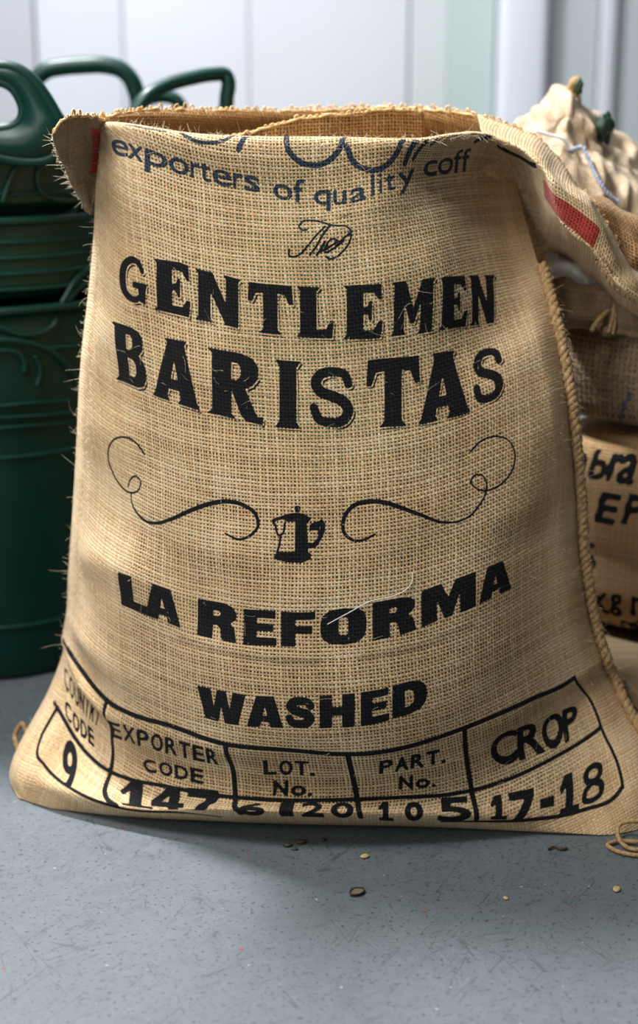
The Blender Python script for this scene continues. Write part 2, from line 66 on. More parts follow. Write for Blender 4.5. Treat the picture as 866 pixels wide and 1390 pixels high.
 ('L','cap',[('0',0.0,0.2809),('5',0.4944,1.0)],[(-0.0449,0.605,0.0081,0.6113,0.0305),(0.173,0.6271,0.0086,0.6353,0.03),(0.391,0.6492,0.0085,0.6604,0.0314),(0.609,0.6713,0.0085,0.6855,0.0324),(0.827,0.6934,0.0087,0.7092,0.0313),(1.0449,0.7155,0.0089,0.7324,0.0301)],1.5,0),
 ('L','cap',[('C',0.0,0.3193),('R',0.3193,0.6134),('O',0.605,0.8487),('P',0.8403,1.0)],[(-0.0336,0.7743,0.0478,0.7858,0.0808),(0.1798,0.8057,0.0445,0.8192,0.0762),(0.3933,0.8367,0.0416,0.8522,0.0702),(0.6067,0.868,0.0398,0.8847,0.0645),(0.8202,0.8995,0.0385,0.9184,0.0628),(1.0336,0.933,0.0389,0.9503,0.0582)],1.8,0),
 ('L','wide',[('1',0.0,0.1429),('7',0.1623,0.3766),('-',0.4286,0.5455),('1',0.6039,0.7792),('8',0.7922,1.0)],[(-0.026,0.7377,0.0113,0.7526,0.0271),(0.1494,0.7685,0.0114,0.7853,0.0268),(0.3247,0.7991,0.0109,0.8169,0.0259),(0.5,0.83,0.0113,0.8504,0.0262),(0.6753,0.8612,0.0122,0.8833,0.0261),(0.8506,0.8919,0.0121,0.9149,0.0256),(1.026,0.9223,0.0116,0.9472,0.0253)],0.5,0),
 ('S',3.0,[(0.0018,0.1014),(0.0085,0.1015),(0.0355,0.1028),(0.0764,0.1031),(0.1852,0.1056),(0.2947,0.104),(0.4312,0.1045),(0.5403,0.1028),(0.6494,0.1028),(0.7589,0.1041),(0.868,0.1039),(0.9501,0.1042)]),
 ('S',2.4,[(0.0096,0.0344),(0.0179,0.0347),(0.0435,0.0347),(0.1012,0.0346),(0.1702,0.0356),(0.3248,0.0347),(0.5293,0.0347),(0.6319,0.0351),(0.7337,0.0342),(0.8493,0.0348),(0.9586,0.0352)]),
 ('S',2.0,[(0.0144,0.0339),(0.0165,0.0265),(0.024,0.0211),(0.0407,0.019),(0.0957,0.0149),(0.1674,0.0096),(0.2472,0.0108),(0.3254,0.0073)]),
 ('S',2.4,[(0.6676,0.0084),(0.7817,0.0097),(0.8844,0.0111),(0.9392,0.0113),(0.9484,0.0128)]),
 ('S',1.9,[(0.9536,0.1061),(0.9598,0.036),(0.9484,0.0128)]),
 ('S',3.0,[(0.0803,0.1037),(0.1017,0.0368),(0.1653,0.0101)]),
 ('S',3.2,[(0.303,0.1023),(0.3201,0.0374),(0.3576,0.0111)]),
 ('S',3.2,[(0.5291,0.1011),(0.5358,0.0356),(0.543,0.0106)]),
 ('S',3.2,[(0.7446,0.1021),(0.7341,0.0348),(0.7217,0.0113)]),
 ('S',1.4,[(0.0647,0.9867),(0.116,0.984),(0.1612,0.9854)]),
 ('S',2.4,[(0.1988,0.9911),(0.2294,0.9731),(0.2711,0.9709),(0.3071,0.9815),(0.3317,1.0083)]),
 ('S',3.2,[(0.3416,0.9639),(0.3574,0.9963)]),
 ('S',3.2,[(0.4596,1.0083),(0.4643,0.9672),(0.4832,0.9558),(0.5149,0.9503),(0.5584,0.955),(0.5913,0.9739),(0.6026,1.0022)]),
 ('S',3.2,[(0.606,0.9763),(0.6178,0.9558),(0.6549,0.9414),(0.6924,0.9417),(0.7259,0.9579),(0.7481,0.9918)]),
 ('S',3.2,[(0.742,0.9404),(0.7796,0.9837)]),
 ('S',2.6,[(0.7647,0.9461),(0.8066,0.9827)]),
 ('S',2.0,[(0.8129,0.9695),(0.8318,0.9817)]),
 ('S',4.5,[(0.9251,0.9631),(0.9592,0.9826)]),
 ('S',1.15,[(0.4977,0.8638),(0.4844,0.8632),(0.4793,0.8669),(0.488,0.8749),(0.5082,0.8779),(0.5302,0.8765),(0.5538,0.8718),(0.5712,0.87),(0.5887,0.8685),(0.5986,0.8616),(0.5982,0.8519),(0.5887,0.8399),(0.5742,0.8308),(0.5601,0.8243),(0.5424,0.8225),(0.5363,0.8253)]),
 ('S',1.25,[(0.5402,0.869),(0.5187,0.8563),(0.497,0.8407),(0.4779,0.8279),(0.4621,0.8234),(0.4514,0.8249),(0.4524,0.8334)]),
 ('S',1.4,[(0.5538,0.8718),(0.5317,0.8551),(0.5165,0.8397),(0.4996,0.8272)]),
 ('S',1.5,[(0.5372,0.8468),(0.5245,0.8343),(0.5159,0.8274)]),
 ('S',1.3,[(0.5242,0.8323),(0.5448,0.8385),(0.5659,0.8486),(0.5553,0.8509),(0.5409,0.842),(0.5352,0.833),(0.5624,0.8396),(0.5769,0.8489),(0.5957,0.8569)]),
 ('S',1.2,[(0.567,0.8408),(0.5811,0.8473)]),
 ('S',0.6,[(0.5796,0.8822),(0.6022,0.8856)]),
 ('S',1.25,[(0.1302,0.4885),(0.1143,0.4981),(0.0934,0.5009),(0.0705,0.4911),(0.0584,0.4731),(0.0569,0.4501),(0.0679,0.4337),(0.0861,0.4257),(0.104,0.4278),(0.1189,0.4383),(0.1211,0.4495),(0.1107,0.4528),(0.0981,0.4444),(0.0935,0.4332)]),
 ('S',(1.1,2.7),[(0.1004,0.4274),(0.102,0.4153),(0.1153,0.4031),(0.1334,0.3978),(0.1587,0.402),(0.1889,0.4157),(0.2293,0.4368),(0.2651,0.4514),(0.3062,0.4605),(0.3371,0.4584),(0.3628,0.4459),(0.3668,0.4334),(0.3524,0.4178),(0.3269,0.4092),(0.2988,0.4146)]),
 ('S',1.15,[(0.8019,0.5129),(0.8256,0.5243),(0.8533,0.5228),(0.876,0.5059),(0.8831,0.4824),(0.876,0.4573),(0.8553,0.4419),(0.8304,0.4401),(0.8067,0.4513),(0.7981,0.465),(0.8059,0.4726),(0.8219,0.4669),(0.8276,0.4515),(0.8247,0.4366),(0.8098,0.4212),(0.7927,0.4108),(0.7653,0.4077)]),
 ('S',(1.2,2.7),[(0.7653,0.4077),(0.733,0.4159),(0.7012,0.4312),(0.6585,0.45),(0.6261,0.4613),(0.5879,0.4661),(0.5547,0.4599),(0.5375,0.4427),(0.5369,0.4248),(0.5529,0.412),(0.5774,0.4104),(0.5993,0.4167)]),
 ('P',[(0.3964,0.3874),(0.404,0.3965),(0.4254,0.3963),(0.4622,0.3987),(0.4713,0.3942),(0.4713,0.3864),(0.4529,0.381),(0.4254,0.3812),(0.4041,0.3838)]),
 ('P',[(0.4412,0.4417),(0.4636,0.4418),(0.466,0.3964),(0.4389,0.3963)]),
 ('P',[(0.3942,0.4402),(0.3966,0.4431),(0.426,0.4508),(0.4415,0.4528),(0.4569,0.4523),(0.4737,0.4446),(0.4659,0.439),(0.4412,0.44),(0.4258,0.4397),(0.4166,0.4428),(0.4027,0.4401),(0.3996,0.4349),(0.3957,0.4348)]),
 ('P',[(0.4394,0.4616),(0.4448,0.4637),(0.4525,0.4617),(0.4516,0.4562),(0.4461,0.4528),(0.4408,0.455)]),
 ('S',1.3,[(0.4011,0.435),(0.4079,0.4198),(0.4156,0.4223),(0.4204,0.4379)]),
 ('S',1.3,[(0.4109,0.4177),(0.4086,0.4055),(0.404,0.3954)]),
 ('P',[(0.4689,0.4352),(0.4751,0.4385),(0.4875,0.4411),(0.4938,0.4443),(0.5005,0.437),(0.4994,0.4259),(0.4931,0.416),(0.4853,0.4062),(0.4775,0.4024),(0.4653,0.402),(0.4638,0.4103),(0.4761,0.4102),(0.4854,0.4173),(0.4856,0.4273),(0.4718,0.4274),(0.4679,0.4241)]),
]
SMUDGE = [[(0.2144, 0.2374), (0.3261, 0.2394), (0.4835, 0.2377)], [(0.5692, 0.2355), (0.669, 0.2324), (0.7839, 0.2366)]]
SIDE_PRINT = {'italic': [('a', -0.0069, 0.0111, 0.3408, 0.3775), ('b', 0.0174, 0.0423, 0.3451, 0.3814), ('r', 0.0435, 0.0599, 0.3454, 0.3844), ('a', 0.0581, 0.0834, 0.3454, 0.3871), ('E', 0.03, 0.0611, 0.2876, 0.3273), ('P', 0.0694, 0.0959, 0.2919, 0.3311), ('O', -0.0127, 0.0108, 0.2838, 0.322)], 'plain': [('5', 0.0112, 0.0304, 0.2159, 0.2546), ('K', 0.0314, 0.0515, 0.1599, 0.1886), ('g', 0.0547, 0.0714, 0.1643, 0.1929), ('n', 0.0862, 0.1056, 0.1671, 0.1974), ('C', 0.0679, 0.0793, 0.1375, 0.1539), ('o', 0.0815, 0.0898, 0.138, 0.1564), ('l', 0.0919, 0.094, 0.1386, 0.158)]}
BLUE_LINES = [[(0.0703, 0.4653), (0.0595, 0.442), (0.0487, 0.4165), (0.0389, 0.3898)], [(0.0877, 0.4264), (0.0789, 0.406), (0.0748, 0.389)]]
PALE = np.array([[[0.2604,0.72,0.607],[0.2851,0.72,0.6247],[0.3046,0.72,0.6443],[0.3255,0.73,0.6597],[0.3471,0.74,0.6655],[0.3659,0.74,0.6537],[0.3825,0.74,0.6261],[0.408,0.75,0.6019],[0.4498,0.77,0.587],[0.528,0.77,0.5677]],[[0.2604,0.64,0.727],[0.2851,0.64,0.7447],[0.3046,0.64,0.7643],[0.3255,0.65,0.7797],[0.3471,0.66,0.7855],[0.3659,0.66,0.7737],[0.3825,0.66,0.7461],[0.408,0.67,0.7219],[0.4498,0.69,0.707],[0.528,0.69,0.6877]],[[0.2604,0.55,0.777],[0.2851,0.55,0.7947],[0.3046,0.55,0.8143],[0.3255,0.56,0.8297],[0.3471,0.57,0.8355],[0.3659,0.57,0.8237],[0.3825,0.57,0.7961],[0.408,0.58,0.7719],[0.4498,0.6,0.757],[0.528,0.6,0.7377]],[[0.2597,0.5,0.7722],[0.2828,0.49,0.7822],[0.3039,0.47,0.7971],[0.3215,0.46,0.8068],[0.3408,0.46,0.8068],[0.3577,0.47,0.7924],[0.3818,0.5,0.7674],[0.4082,0.52,0.7519],[0.4462,0.53,0.7366],[0.5081,0.53,0.7168]],[[0.2614,0.47,0.7591],[0.283,0.45,0.7648],[0.3051,0.45,0.7695],[0.3243,0.45,0.7742],[0.3438,0.45,0.7714],[0.3608,0.45,0.7601],[0.3809,0.45,0.7459],[0.4029,0.46,0.7329],[0.4332,0.46,0.7166],[0.4933,0.46,0.6974]],[[0.2621,0.43,0.7376],[0.2882,0.41,0.7388],[0.3121,0.41,0.7388],[0.3345,0.4,0.7347],[0.3539,0.4,0.7254],[0.3735,0.4,0.7161],[0.3929,0.4,0.7086],[0.4125,0.4,0.6992],[0.4371,0.4,0.6879],[0.4813,0.4,0.6691]],[[0.2608,0.4,0.6691],[0.2885,0.39,0.6606],[0.3111,0.38,0.6568],[0.3334,0.37,0.6532],[0.3508,0.36,0.6495],[0.3699,0.36,0.6449],[0.3893,0.36,0.6355],[0.4085,0.36,0.6308],[0.4324,0.36,0.6261],[0.4756,0.36,0.6167]]])
KNOT = np.array([[0.3305,0.5,0.8058],[0.3339,0.5,0.8201],[0.3363,0.5,0.8324],[0.3409,0.495,0.842],[0.3457,0.49,0.8476]])
STRING = np.array([[0.3242,0.42,0.7569],[0.3404,0.415,0.7618],[0.3459,0.405,0.7511],[0.3528,0.39,0.7335],[0.3604,0.375,0.7178],[0.3676,0.37,0.7071],[0.3833,0.37,0.6951]])
STRING_TWO = np.array([[0.2826,0.43,0.7816],[0.2983,0.425,0.7771],[0.3169,0.42,0.7708],[0.3242,0.42,0.7569]])
TASSEL_ONE = np.array([[0.3711,0.3,0.5743],[0.3682,0.29,0.561],[0.3627,0.285,0.5413]])
TASSEL_TWO = np.array([[0.3711,0.3,0.5743],[0.371,0.29,0.5591],[0.3684,0.285,0.5395]])
TASSEL_THREE = np.array([[0.3659,0.3,0.5687],[0.3526,0.29,0.5591],[0.3431,0.285,0.5469],[0.3414,0.285,0.5432]])
TEAL = np.array([[0.3398,0.45,0.5342]])
SUNLIT_PATCH = np.array([[[0.2899,0.36,0.6402],[0.3064,0.36,0.6308],[0.3237,0.36,0.6233],[0.3432,0.36,0.612],[0.3601,0.36,0.5959]],[[0.2887,0.335,0.629],[0.3032,0.33,0.6222],[0.3194,0.33,0.6148],[0.3358,0.33,0.6045],[0.3504,0.335,0.5898]],[[0.2955,0.35,0.6066],[0.3082,0.345,0.6016],[0.3226,0.345,0.596],[0.3371,0.345,0.5885],[0.3517,0.35,0.5783]]])
FOLDED = np.array([[[0.3058,0.5,0.6077],[0.3315,0.5,0.5997],[0.3571,0.5,0.5946],[0.3827,0.5,0.5896],[0.4135,0.5,0.5835],[0.4442,0.5,0.5794],[0.5161,0.5,0.5672]],[[0.2908,0.37,0.606],[0.3104,0.36,0.6035],[0.3327,0.35,0.5991],[0.3548,0.34,0.5948],[0.3814,0.33,0.5905],[0.4078,0.32,0.5863],[0.4689,0.3,0.5798]],[[0.2919,0.345,0.5856],[0.3086,0.33,0.583],[0.3279,0.315,0.5805],[0.3495,0.305,0.5791],[0.3756,0.295,0.5769],[0.4015,0.285,0.5728],[0.463,0.27,0.564]],[[0.3014,0.35,0.5564],[0.3155,0.33,0.5548],[0.3311,0.31,0.5541],[0.3519,0.3,0.5519],[0.3762,0.29,0.548],[0.4022,0.28,0.544],[0.4625,0.26,0.5363]],[[0.3197,0.39,0.5357],[0.3275,0.36,0.5386],[0.3388,0.33,0.5396],[0.3589,0.32,0.5374],[0.3826,0.31,0.5334],[0.407,0.3,0.5295],[0.4681,0.28,0.5217]],[[0.3389,0.5,0.5222],[0.3533,0.5,0.5202],[0.3709,0.5,0.5161],[0.3927,0.5,0.5119],[0.4197,0.5,0.5057],[0.4487,0.5,0.4995],[0.5215,0.5,0.4871]]])
RIDGES = [
 [[-0.4501,0.4267,0.6608],[-0.4225,0.4351,0.6619],[-0.3866,0.4524,0.6632],[-0.3515,0.4792,0.6646],[-0.3385,0.4932,0.6702],[-0.3289,0.5058,0.681],[-0.3234,0.5143,0.6961]],
 [[-0.437,0.4302,0.731],[-0.4179,0.4369,0.7494],[-0.4011,0.4444,0.766],[-0.3812,0.4558,0.7797],[-0.3636,0.4685,0.7868],[-0.3499,0.4808,0.7892]],
 [[-0.4175,0.4371,0.6896],[-0.4091,0.4406,0.7132],[-0.3991,0.4454,0.7338],[-0.3843,0.4538,0.7504],[-0.3682,0.4649,0.7603],[-0.3525,0.4783,0.7664]],
 [[-0.3514,0.4793,0.751],[-0.3637,0.4684,0.7439],[-0.3722,0.462,0.729],[-0.3737,0.4608,0.7137],[-0.3691,0.4642,0.7],[-0.359,0.4724,0.6925],[-0.342,0.4891,0.6883],[-0.327,0.5086,0.6867]],
 [[-0.3526,0.4782,0.55],[-0.3451,0.4857,0.5631],[-0.3377,0.4941,0.5762],[-0.3271,0.5085,0.5885],[-0.3147,0.5311,0.5959]],
 [[-0.3455,0.4853,0.5531],[-0.3347,0.4979,0.5655],[-0.3226,0.5157,0.5743],[-0.3145,0.5316,0.5774]],
 [[-0.4571,0.4254,0.542],[-0.4288,0.4329,0.5448],[-0.392,0.4493,0.5463],[-0.3536,0.4772,0.5461],[-0.3213,0.5186,0.5421]],
 [[-0.4486,0.4282,0.5286],[-0.43,0.4338,0.5257],[-0.4157,0.4398,0.5177],[-0.4013,0.4468,0.5125],[-0.3868,0.4549,0.5122],[-0.374,0.4632,0.5149],[-0.3647,0.4698,0.5209],[-0.3589,0.4739,0.5294]],
 [[-0.3726,0.4662,0.4909],[-0.3549,0.4814,0.4893],[-0.3384,0.4999,0.4871]],
 [[-0.4693,0.4256,0.5041],[-0.4312,0.4347,0.5075],[-0.3992,0.4487,0.5021],[-0.3693,0.4692,0.4863],[-0.3518,0.4869,0.4635],[-0.3408,0.5022,0.4397]],
 [[-0.4605,0.4279,0.4937],[-0.4322,0.4353,0.4933],[-0.4138,0.4426,0.49],[-0.405,0.4472,0.4831],[-0.4019,0.4495,0.4725],[-0.4036,0.4496,0.4592]],
 [[-0.3894,0.4557,0.4826],[-0.3839,0.4603,0.4674],[-0.3838,0.4615,0.4528],[-0.3891,0.4592,0.4399]],
 [[-0.4661,0.4319,0.4156],[-0.4373,0.439,0.4152],[-0.3998,0.4548,0.4159],[-0.3501,0.4941,0.4118]],
 [[-0.4673,0.4328,0.399],[-0.4385,0.4398,0.3985],[-0.3916,0.461,0.3969],[-0.3423,0.5057,0.3924]],
 [[-0.4684,0.4336,0.3833],[-0.4394,0.4405,0.3838],[-0.3924,0.4616,0.3832],[-0.343,0.5064,0.3773]],
]
LOOP_OUTER = np.array([[-0.5044,0.42,0.7662],[-0.492,0.42,0.8078],[-0.468,0.42,0.8417],[-0.4367,0.42,0.8589],[-0.4081,0.42,0.8635],[-0.3848,0.42,0.8589],[-0.3666,0.42,0.8462],[-0.3515,0.42,0.8262],[-0.3401,0.42,0.806],[-0.3289,0.42,0.782],[-0.3334,0.42,0.7653]])
LOOP_HOLE = np.array([[-0.4677,0.42,0.7875],[-0.4702,0.42,0.8078],[-0.4526,0.42,0.8307],[-0.4282,0.42,0.8417],[-0.4092,0.42,0.8435],[-0.3954,0.42,0.8371],[-0.3857,0.42,0.8234],[-0.3818,0.42,0.8078],[-0.3853,0.42,0.7958],[-0.3952,0.42,0.7884],[-0.4126,0.42,0.7847],[-0.4412,0.42,0.7838]])
LOOP_BACK = np.array([[-0.4635,0.9,0.7786],[-0.4591,0.9,0.8183],[-0.446,0.9,0.8453],[-0.428,0.9,0.8576],[-0.4045,0.9,0.8621],[-0.3754,0.9,0.8643],[-0.3347,0.9,0.8643],[-0.3117,0.9,0.8576],[-0.297,0.9,0.843],[-0.2895,0.9,0.8239],[-0.2863,0.9,0.7786]])
LOOP_RIGHT = np.array([[-0.2708,0.66,0.7914],[-0.2497,0.67,0.82],[-0.2225,0.69,0.8362],[-0.1864,0.71,0.8464],[-0.1553,0.73,0.8515],[-0.1385,0.74,0.8504],[-0.1343,0.74,0.8399],[-0.1368,0.74,0.8209],[-0.1396,0.74,0.7837]])
LOOP_FAR = np.array([[-0.3123,0.98,0.776],[-0.2932,0.98,0.803],[-0.2627,0.98,0.8158],[-0.2351,0.98,0.8111],[-0.2235,0.98,0.7936],[-0.2192,0.98,0.7702]])

def hermite(knots, vals, t):
    # cubic interpolation of vals (n, ...) given at increasing knots, with finite-difference tangents
    k = np.asarray(knots, float); a = np.asarray(vals, float); t = np.asarray(t, float)
    d = (a[1:] - a[:-1]) / (k[1:] - k[:-1]).reshape((-1,) + (1,) * (a.ndim - 1))
    h = (k[1:] - k[:-1]).reshape((-1,) + (1,) * (a.ndim - 1))
    m = np.empty_like(a); m[0] = d[0]; m[-1] = d[-1]
    if len(k) > 2:
        m[1:-1] = (d[:-1] * h[1:] + d[1:] * h[:-1]) / (h[1:] + h[:-1])
    i = np.clip(np.searchsorted(k, t, side='right') - 1, 0, len(k) - 2)
    hh = (k[i + 1] - k[i]); s = ((t - k[i]) / hh).reshape((-1,) + (1,) * (a.ndim - 1)); hh = hh.reshape(s.shape)
    return ((2*s**3 - 3*s**2 + 1) * a[i] + (s**3 - 2*s**2 + s) * hh * m[i]
            + (-2*s**3 + 3*s**2) * a[i + 1] + (s**3 - s**2) * hh * m[i + 1])

def surf(net, ku, kv, us, vs):
    # net (rows v, columns u, 3) -> dense grid (len(vs), len(us), 3)
    a = hermite(kv, net, vs)
    return np.swapaxes(hermite(ku, np.swapaxes(a, 0, 1), us), 0, 1)

# ------------------------------------------------------------------ scene helpers
def tag(o, label=None, cat=None, group=None, kind=None):
    for k, v in (('label', label), ('category', cat), ('group', group), ('kind', kind)):
        if v: o[k] = v
    return o

def empty(name, loc, label, cat, group=None):
    o = bpy.data.objects.new(name, None); COL.objects.link(o); o.location = loc
    return tag(o, label, cat, group)

def obj(name, verts, faces, mat, parent=None, smooth=True, attrs=None, uv=None):
    verts = np.asarray(verts, float).reshape(-1, 3)
    me = bpy.data.meshes.new(name)
    if isinstance(faces, np.ndarray):
        n = len(faces); k = faces.shape[1]
        me.vertices.add(len(verts)); me.vertices.foreach_set('co', verts.ravel())
        me.loops.add(n * k); me.loops.foreach_set('vertex_index', faces.ravel().astype(np.int32))
        me.polygons.add(n); me.polygons.foreach_set('loop_start', np.arange(0, n * k, k, dtype=np.int32))
        me.update(calc_edges=True)
    else:
        me.from_pydata([tuple(v) for v in verts], [], faces)
    me.validate()
    if smooth: me.polygons.foreach_set('use_smooth', np.ones(len(me.polygons), bool))
    for k, v in (attrs or {}).items():
        a = me.attributes.new(k, 'FLOAT', 'POINT'); a.data.foreach_set('value', np.asarray(v, np.float32).ravel())
    if uv is not None:
        l = me.uv_layers.new(name='fabric'); idx = np.empty(len(me.loops), np.int32); me.loops.foreach_get('vertex_index', idx)
        l.data.foreach_set('uv', np.asarray(uv, np.float32).reshape(-1, 2)[idx].ravel())
    me.materials.append(mat)
    o = bpy.data.objects.new(name, me); COL.objects.link(o)
    if parent is not None:
        o.parent = parent; o.matrix_parent_inverse = Matrix.Translation(parent.location).inverted()
    return o

def grid_faces(nv, nu, closed=False):
    i = np.arange(nv * nu).reshape(nv, nu)
    if closed: i = np.concatenate([i, i[:, :1]], 1)
    return np.stack([i[:-1, :-1], i[:-1, 1:], i[1:, 1:], i[1:, :-1]], -1).reshape(-1, 4)

def normals(G):
    du = np.gradient(G, axis=1); dv = np.gradient(G, axis=0); n = np.cross(du, dv)
    return n / (np.linalg.norm(n, axis=-1, keepdims=True) + 1e-12)

def arc_uv(G, pitch=.0041, c=None):
    d = np.linalg.norm(np.diff(G, axis=1), axis=-1); X = np.concatenate([np.zeros((len(G), 1)), np.cumsum(d, 1)], 1)
    m = G.shape[1] // 2 if c is None else c
    X = X - X[:, m:m + 1]
    d = np.linalg.norm(np.diff(G, axis=0), axis=-1); Y = np.concatenate([np.zeros((1, G.shape[1])), np.cumsum(d, 0)], 0)
    Y = Y - Y[len(G) // 2][None]
    return np.stack([X, Y], -1) / pitch

def smooth_noise(shape, cells, seed):
    r = np.random.default_rng(seed); a = r.normal(size=(cells[0] + 4, cells[1] + 4))
    y = np.linspace(1, cells[0] + 1, shape[0]); x = np.linspace(1, cells[1] + 1, shape[1])
    b = hermite(np.arange(a.shape[0]), a, y)
    return hermite(np.arange(a.shape[1]), b.T, x).T

def tube_arrays(pts, rad, n=8, closed=False, flat=1.0):
    P = np.asarray(pts, float); m = len(P)
    rad = np.broadcast_to(np.asarray(rad, float), (m,))
    T = np.gradient(P, axis=0) if not closed else np.roll(P, -1, 0) - np.roll(P, 1, 0)
    T /= np.linalg.norm(T, axis=1, keepdims=True) + 1e-12
    up = np.array([0, 0, 1.]) if abs(T[:, 2]).mean() < .8 else np.array([0, 1., 0])
    N = []; prev = up - T[0] * (up @ T[0]); prev /= np.linalg.norm(prev) + 1e-9
    for t in T:
        prev = prev - t * (prev @ t); prev /= np.linalg.norm(prev) + 1e-9; N.append(prev.copy())
    N = np.array(N); B = np.cross(T, N)
    a = np.linspace(0, 2 * np.pi, n, endpoint=False)
    V = P[:, None] + rad[:, None, None] * (np.cos(a)[None, :, None] * N[:, None] + flat * np.sin(a)[None, :, None] * B[:, None])
    idx = np.arange(m * n).reshape(m, n); idx = np.concatenate([idx, idx[:, :1]], 1)
    if closed: idx = np.concatenate([idx, idx[:1]], 0)
    F = np.stack([idx[:-1, :-1], idx[:-1, 1:], idx[1:, 1:], idx[1:, :-1]], -1).reshape(-1, 4)
    return V.reshape(-1, 3), F

def join(parts):
    vs, fs, k = [], [], 0
    for v, f in parts:
        vs.append(v); fs.append(f + k); k += len(v)
    return np.concatenate(vs), np.concatenate(fs)

def dense(pts, n):
    P = np.asarray(pts, float); d = np.linalg.norm(np.diff(P, axis=0), axis=1); k = np.concatenate([[0], np.cumsum(d)])
    return hermite(k, P, np.linspace(0, k[-1], n))

def tube(name, pts, rad, mat, parent=None, n=10, m=40, flat=1.0):
    P = dense(pts, m)
    v, f = tube_arrays(P, rad, n, flat=flat)
    c0, c1 = len(v), len(v) + 1
    faces = [tuple(q) for q in f] + [(c0, (i + 1) % n, i) for i in range(n)] + [(c1, (m - 1) * n + i, (m - 1) * n + (i + 1) % n) for i in range(n)]
    return obj(name, np.concatenate([v, P[:1], P[-1:]]), faces, mat, parent)

def box_arrays(lo, hi):
    x0, y0, z0 = lo; x1, y1, z1 = hi
    v = [(x0, y0, z0), (x1, y0, z0), (x1, y1, z0), (x0, y1, z0), (x0, y0, z1), (x1, y0, z1), (x1, y1, z1), (x0, y1, z1)]
    f = [(0, 3, 2, 1), (4, 5, 6, 7), (0, 1, 5, 4), (1, 2, 6, 5), (2, 3, 7, 6), (3, 0, 4, 7)]
    return v, f

def bevel(o, wd=.003, seg=2):
    m = o.modifiers.new('bevel', 'BEVEL'); m.width = wd; m.segments = seg; m.limit_method = 'ANGLE'; return o

# ------------------------------------------------------------------ node helper
class NT:
    def __init__(s, name):
        s.m = bpy.data.materials.new(name); s.m.use_nodes = True; s.t = s.m.node_tree
        s.b = s.t.nodes['Principled BSDF']
    def n(s, typ, ins=(), **kw):
        nd = s.t.nodes.new(typ)
        for k, v in kw.items(): setattr(nd, k, v)
        for k, v in (ins.items() if isinstance(ins, dict) else enumerate(ins)): s.put(nd.inputs[k], v)
        return nd
    def put(s, sock, v):
        if isinstance(v, bpy.types.NodeSocket): s.t.links.new(v, sock)
        elif v is not None: sock.default_value = v
    def M(s, op, a, b=None, c=None, clamp=False):
        nd = s.t.nodes.new('ShaderNodeMath'); nd.operation = op; nd.use_clamp = clamp
        for i, v in enumerate((a, b, c)): s.put(nd.inputs[i], v)
        return nd.outputs[0]
    def step(s, x, a, b):          # smooth step
        nd = s.t.nodes.new('ShaderNodeMapRange'); nd.interpolation_type = 'SMOOTHSTEP'
        for i, v in enumerate((x, a, b, 0.0, 1.0)): s.put(nd.inputs[i], v)
        return nd.outputs[0]
    def mix(s, f, a, b, typ='MIX'):
        nd = s.t.nodes.new('ShaderNodeMix'); nd.data_type = 'RGBA'; nd.blend_type = typ
        s.put(nd.inputs[0], f); s.put(nd.inputs[6], a); s.put(nd.inputs[7], b); return nd.outputs[2]
    def noise(s, vec, scale, detail=3, rough=.55, dist=0.0):
        nd = s.n('ShaderNodeTexNoise'); s.put(nd.inputs['Vector'], vec); nd.inputs['Scale'].default_value = scale
        nd.inputs['Detail'].default_value = detail; nd.inputs['Roughness'].default_value = rough; nd.inputs['Distortion'].default_value = dist
        return nd.outputs[0]
    def vec(s, x=0.0, y=0.0, z=0.0): return s.n('ShaderNodeCombineXYZ', (x, y, z)).outputs[0]
    def rand(s, v):
        nd = s.n('ShaderNodeTexWhiteNoise', noise_dimensions='1D'); s.put(nd.inputs['W'], v); return nd.outputs[0]
    def attr(s, name): return s.n('ShaderNodeAttribute', attribute_name=name).outputs['Fac']
    def ramp(s, f, stops):
        nd = s.n('ShaderNodeValToRGB'); s.put(nd.inputs[0], f); e = nd.color_ramp.elements
        while len(e) < len(stops): e.new(.5)
        for i, (p, c) in enumerate(stops): e[i].position = p; e[i].color = c
        return nd.outputs[0]
    def bump(s, h, strength, dist):
        nd = s.n('ShaderNodeBump'); nd.inputs['Strength'].default_value = strength; nd.inputs['Distance'].default_value = dist
        s.put(nd.inputs['Height'], h); s.put(s.b.inputs['Normal'], nd.outputs[0])
    def out(s, col=None, rough=None, **kw):
        s.put(s.b.inputs['Base Color'], col); s.put(s.b.inputs['Roughness'], rough)
        for k, v in kw.items(): s.put(s.b.inputs[k.replace('_', ' ')], v)
        return s.m

def lin(r, g, b):
    f = lambda c: (c / 255 / 12.92) if c / 255 <= .04045 else ((c / 255 + .055) / 1.055) ** 2.4
    return (f(r), f(g), f(b), 1)

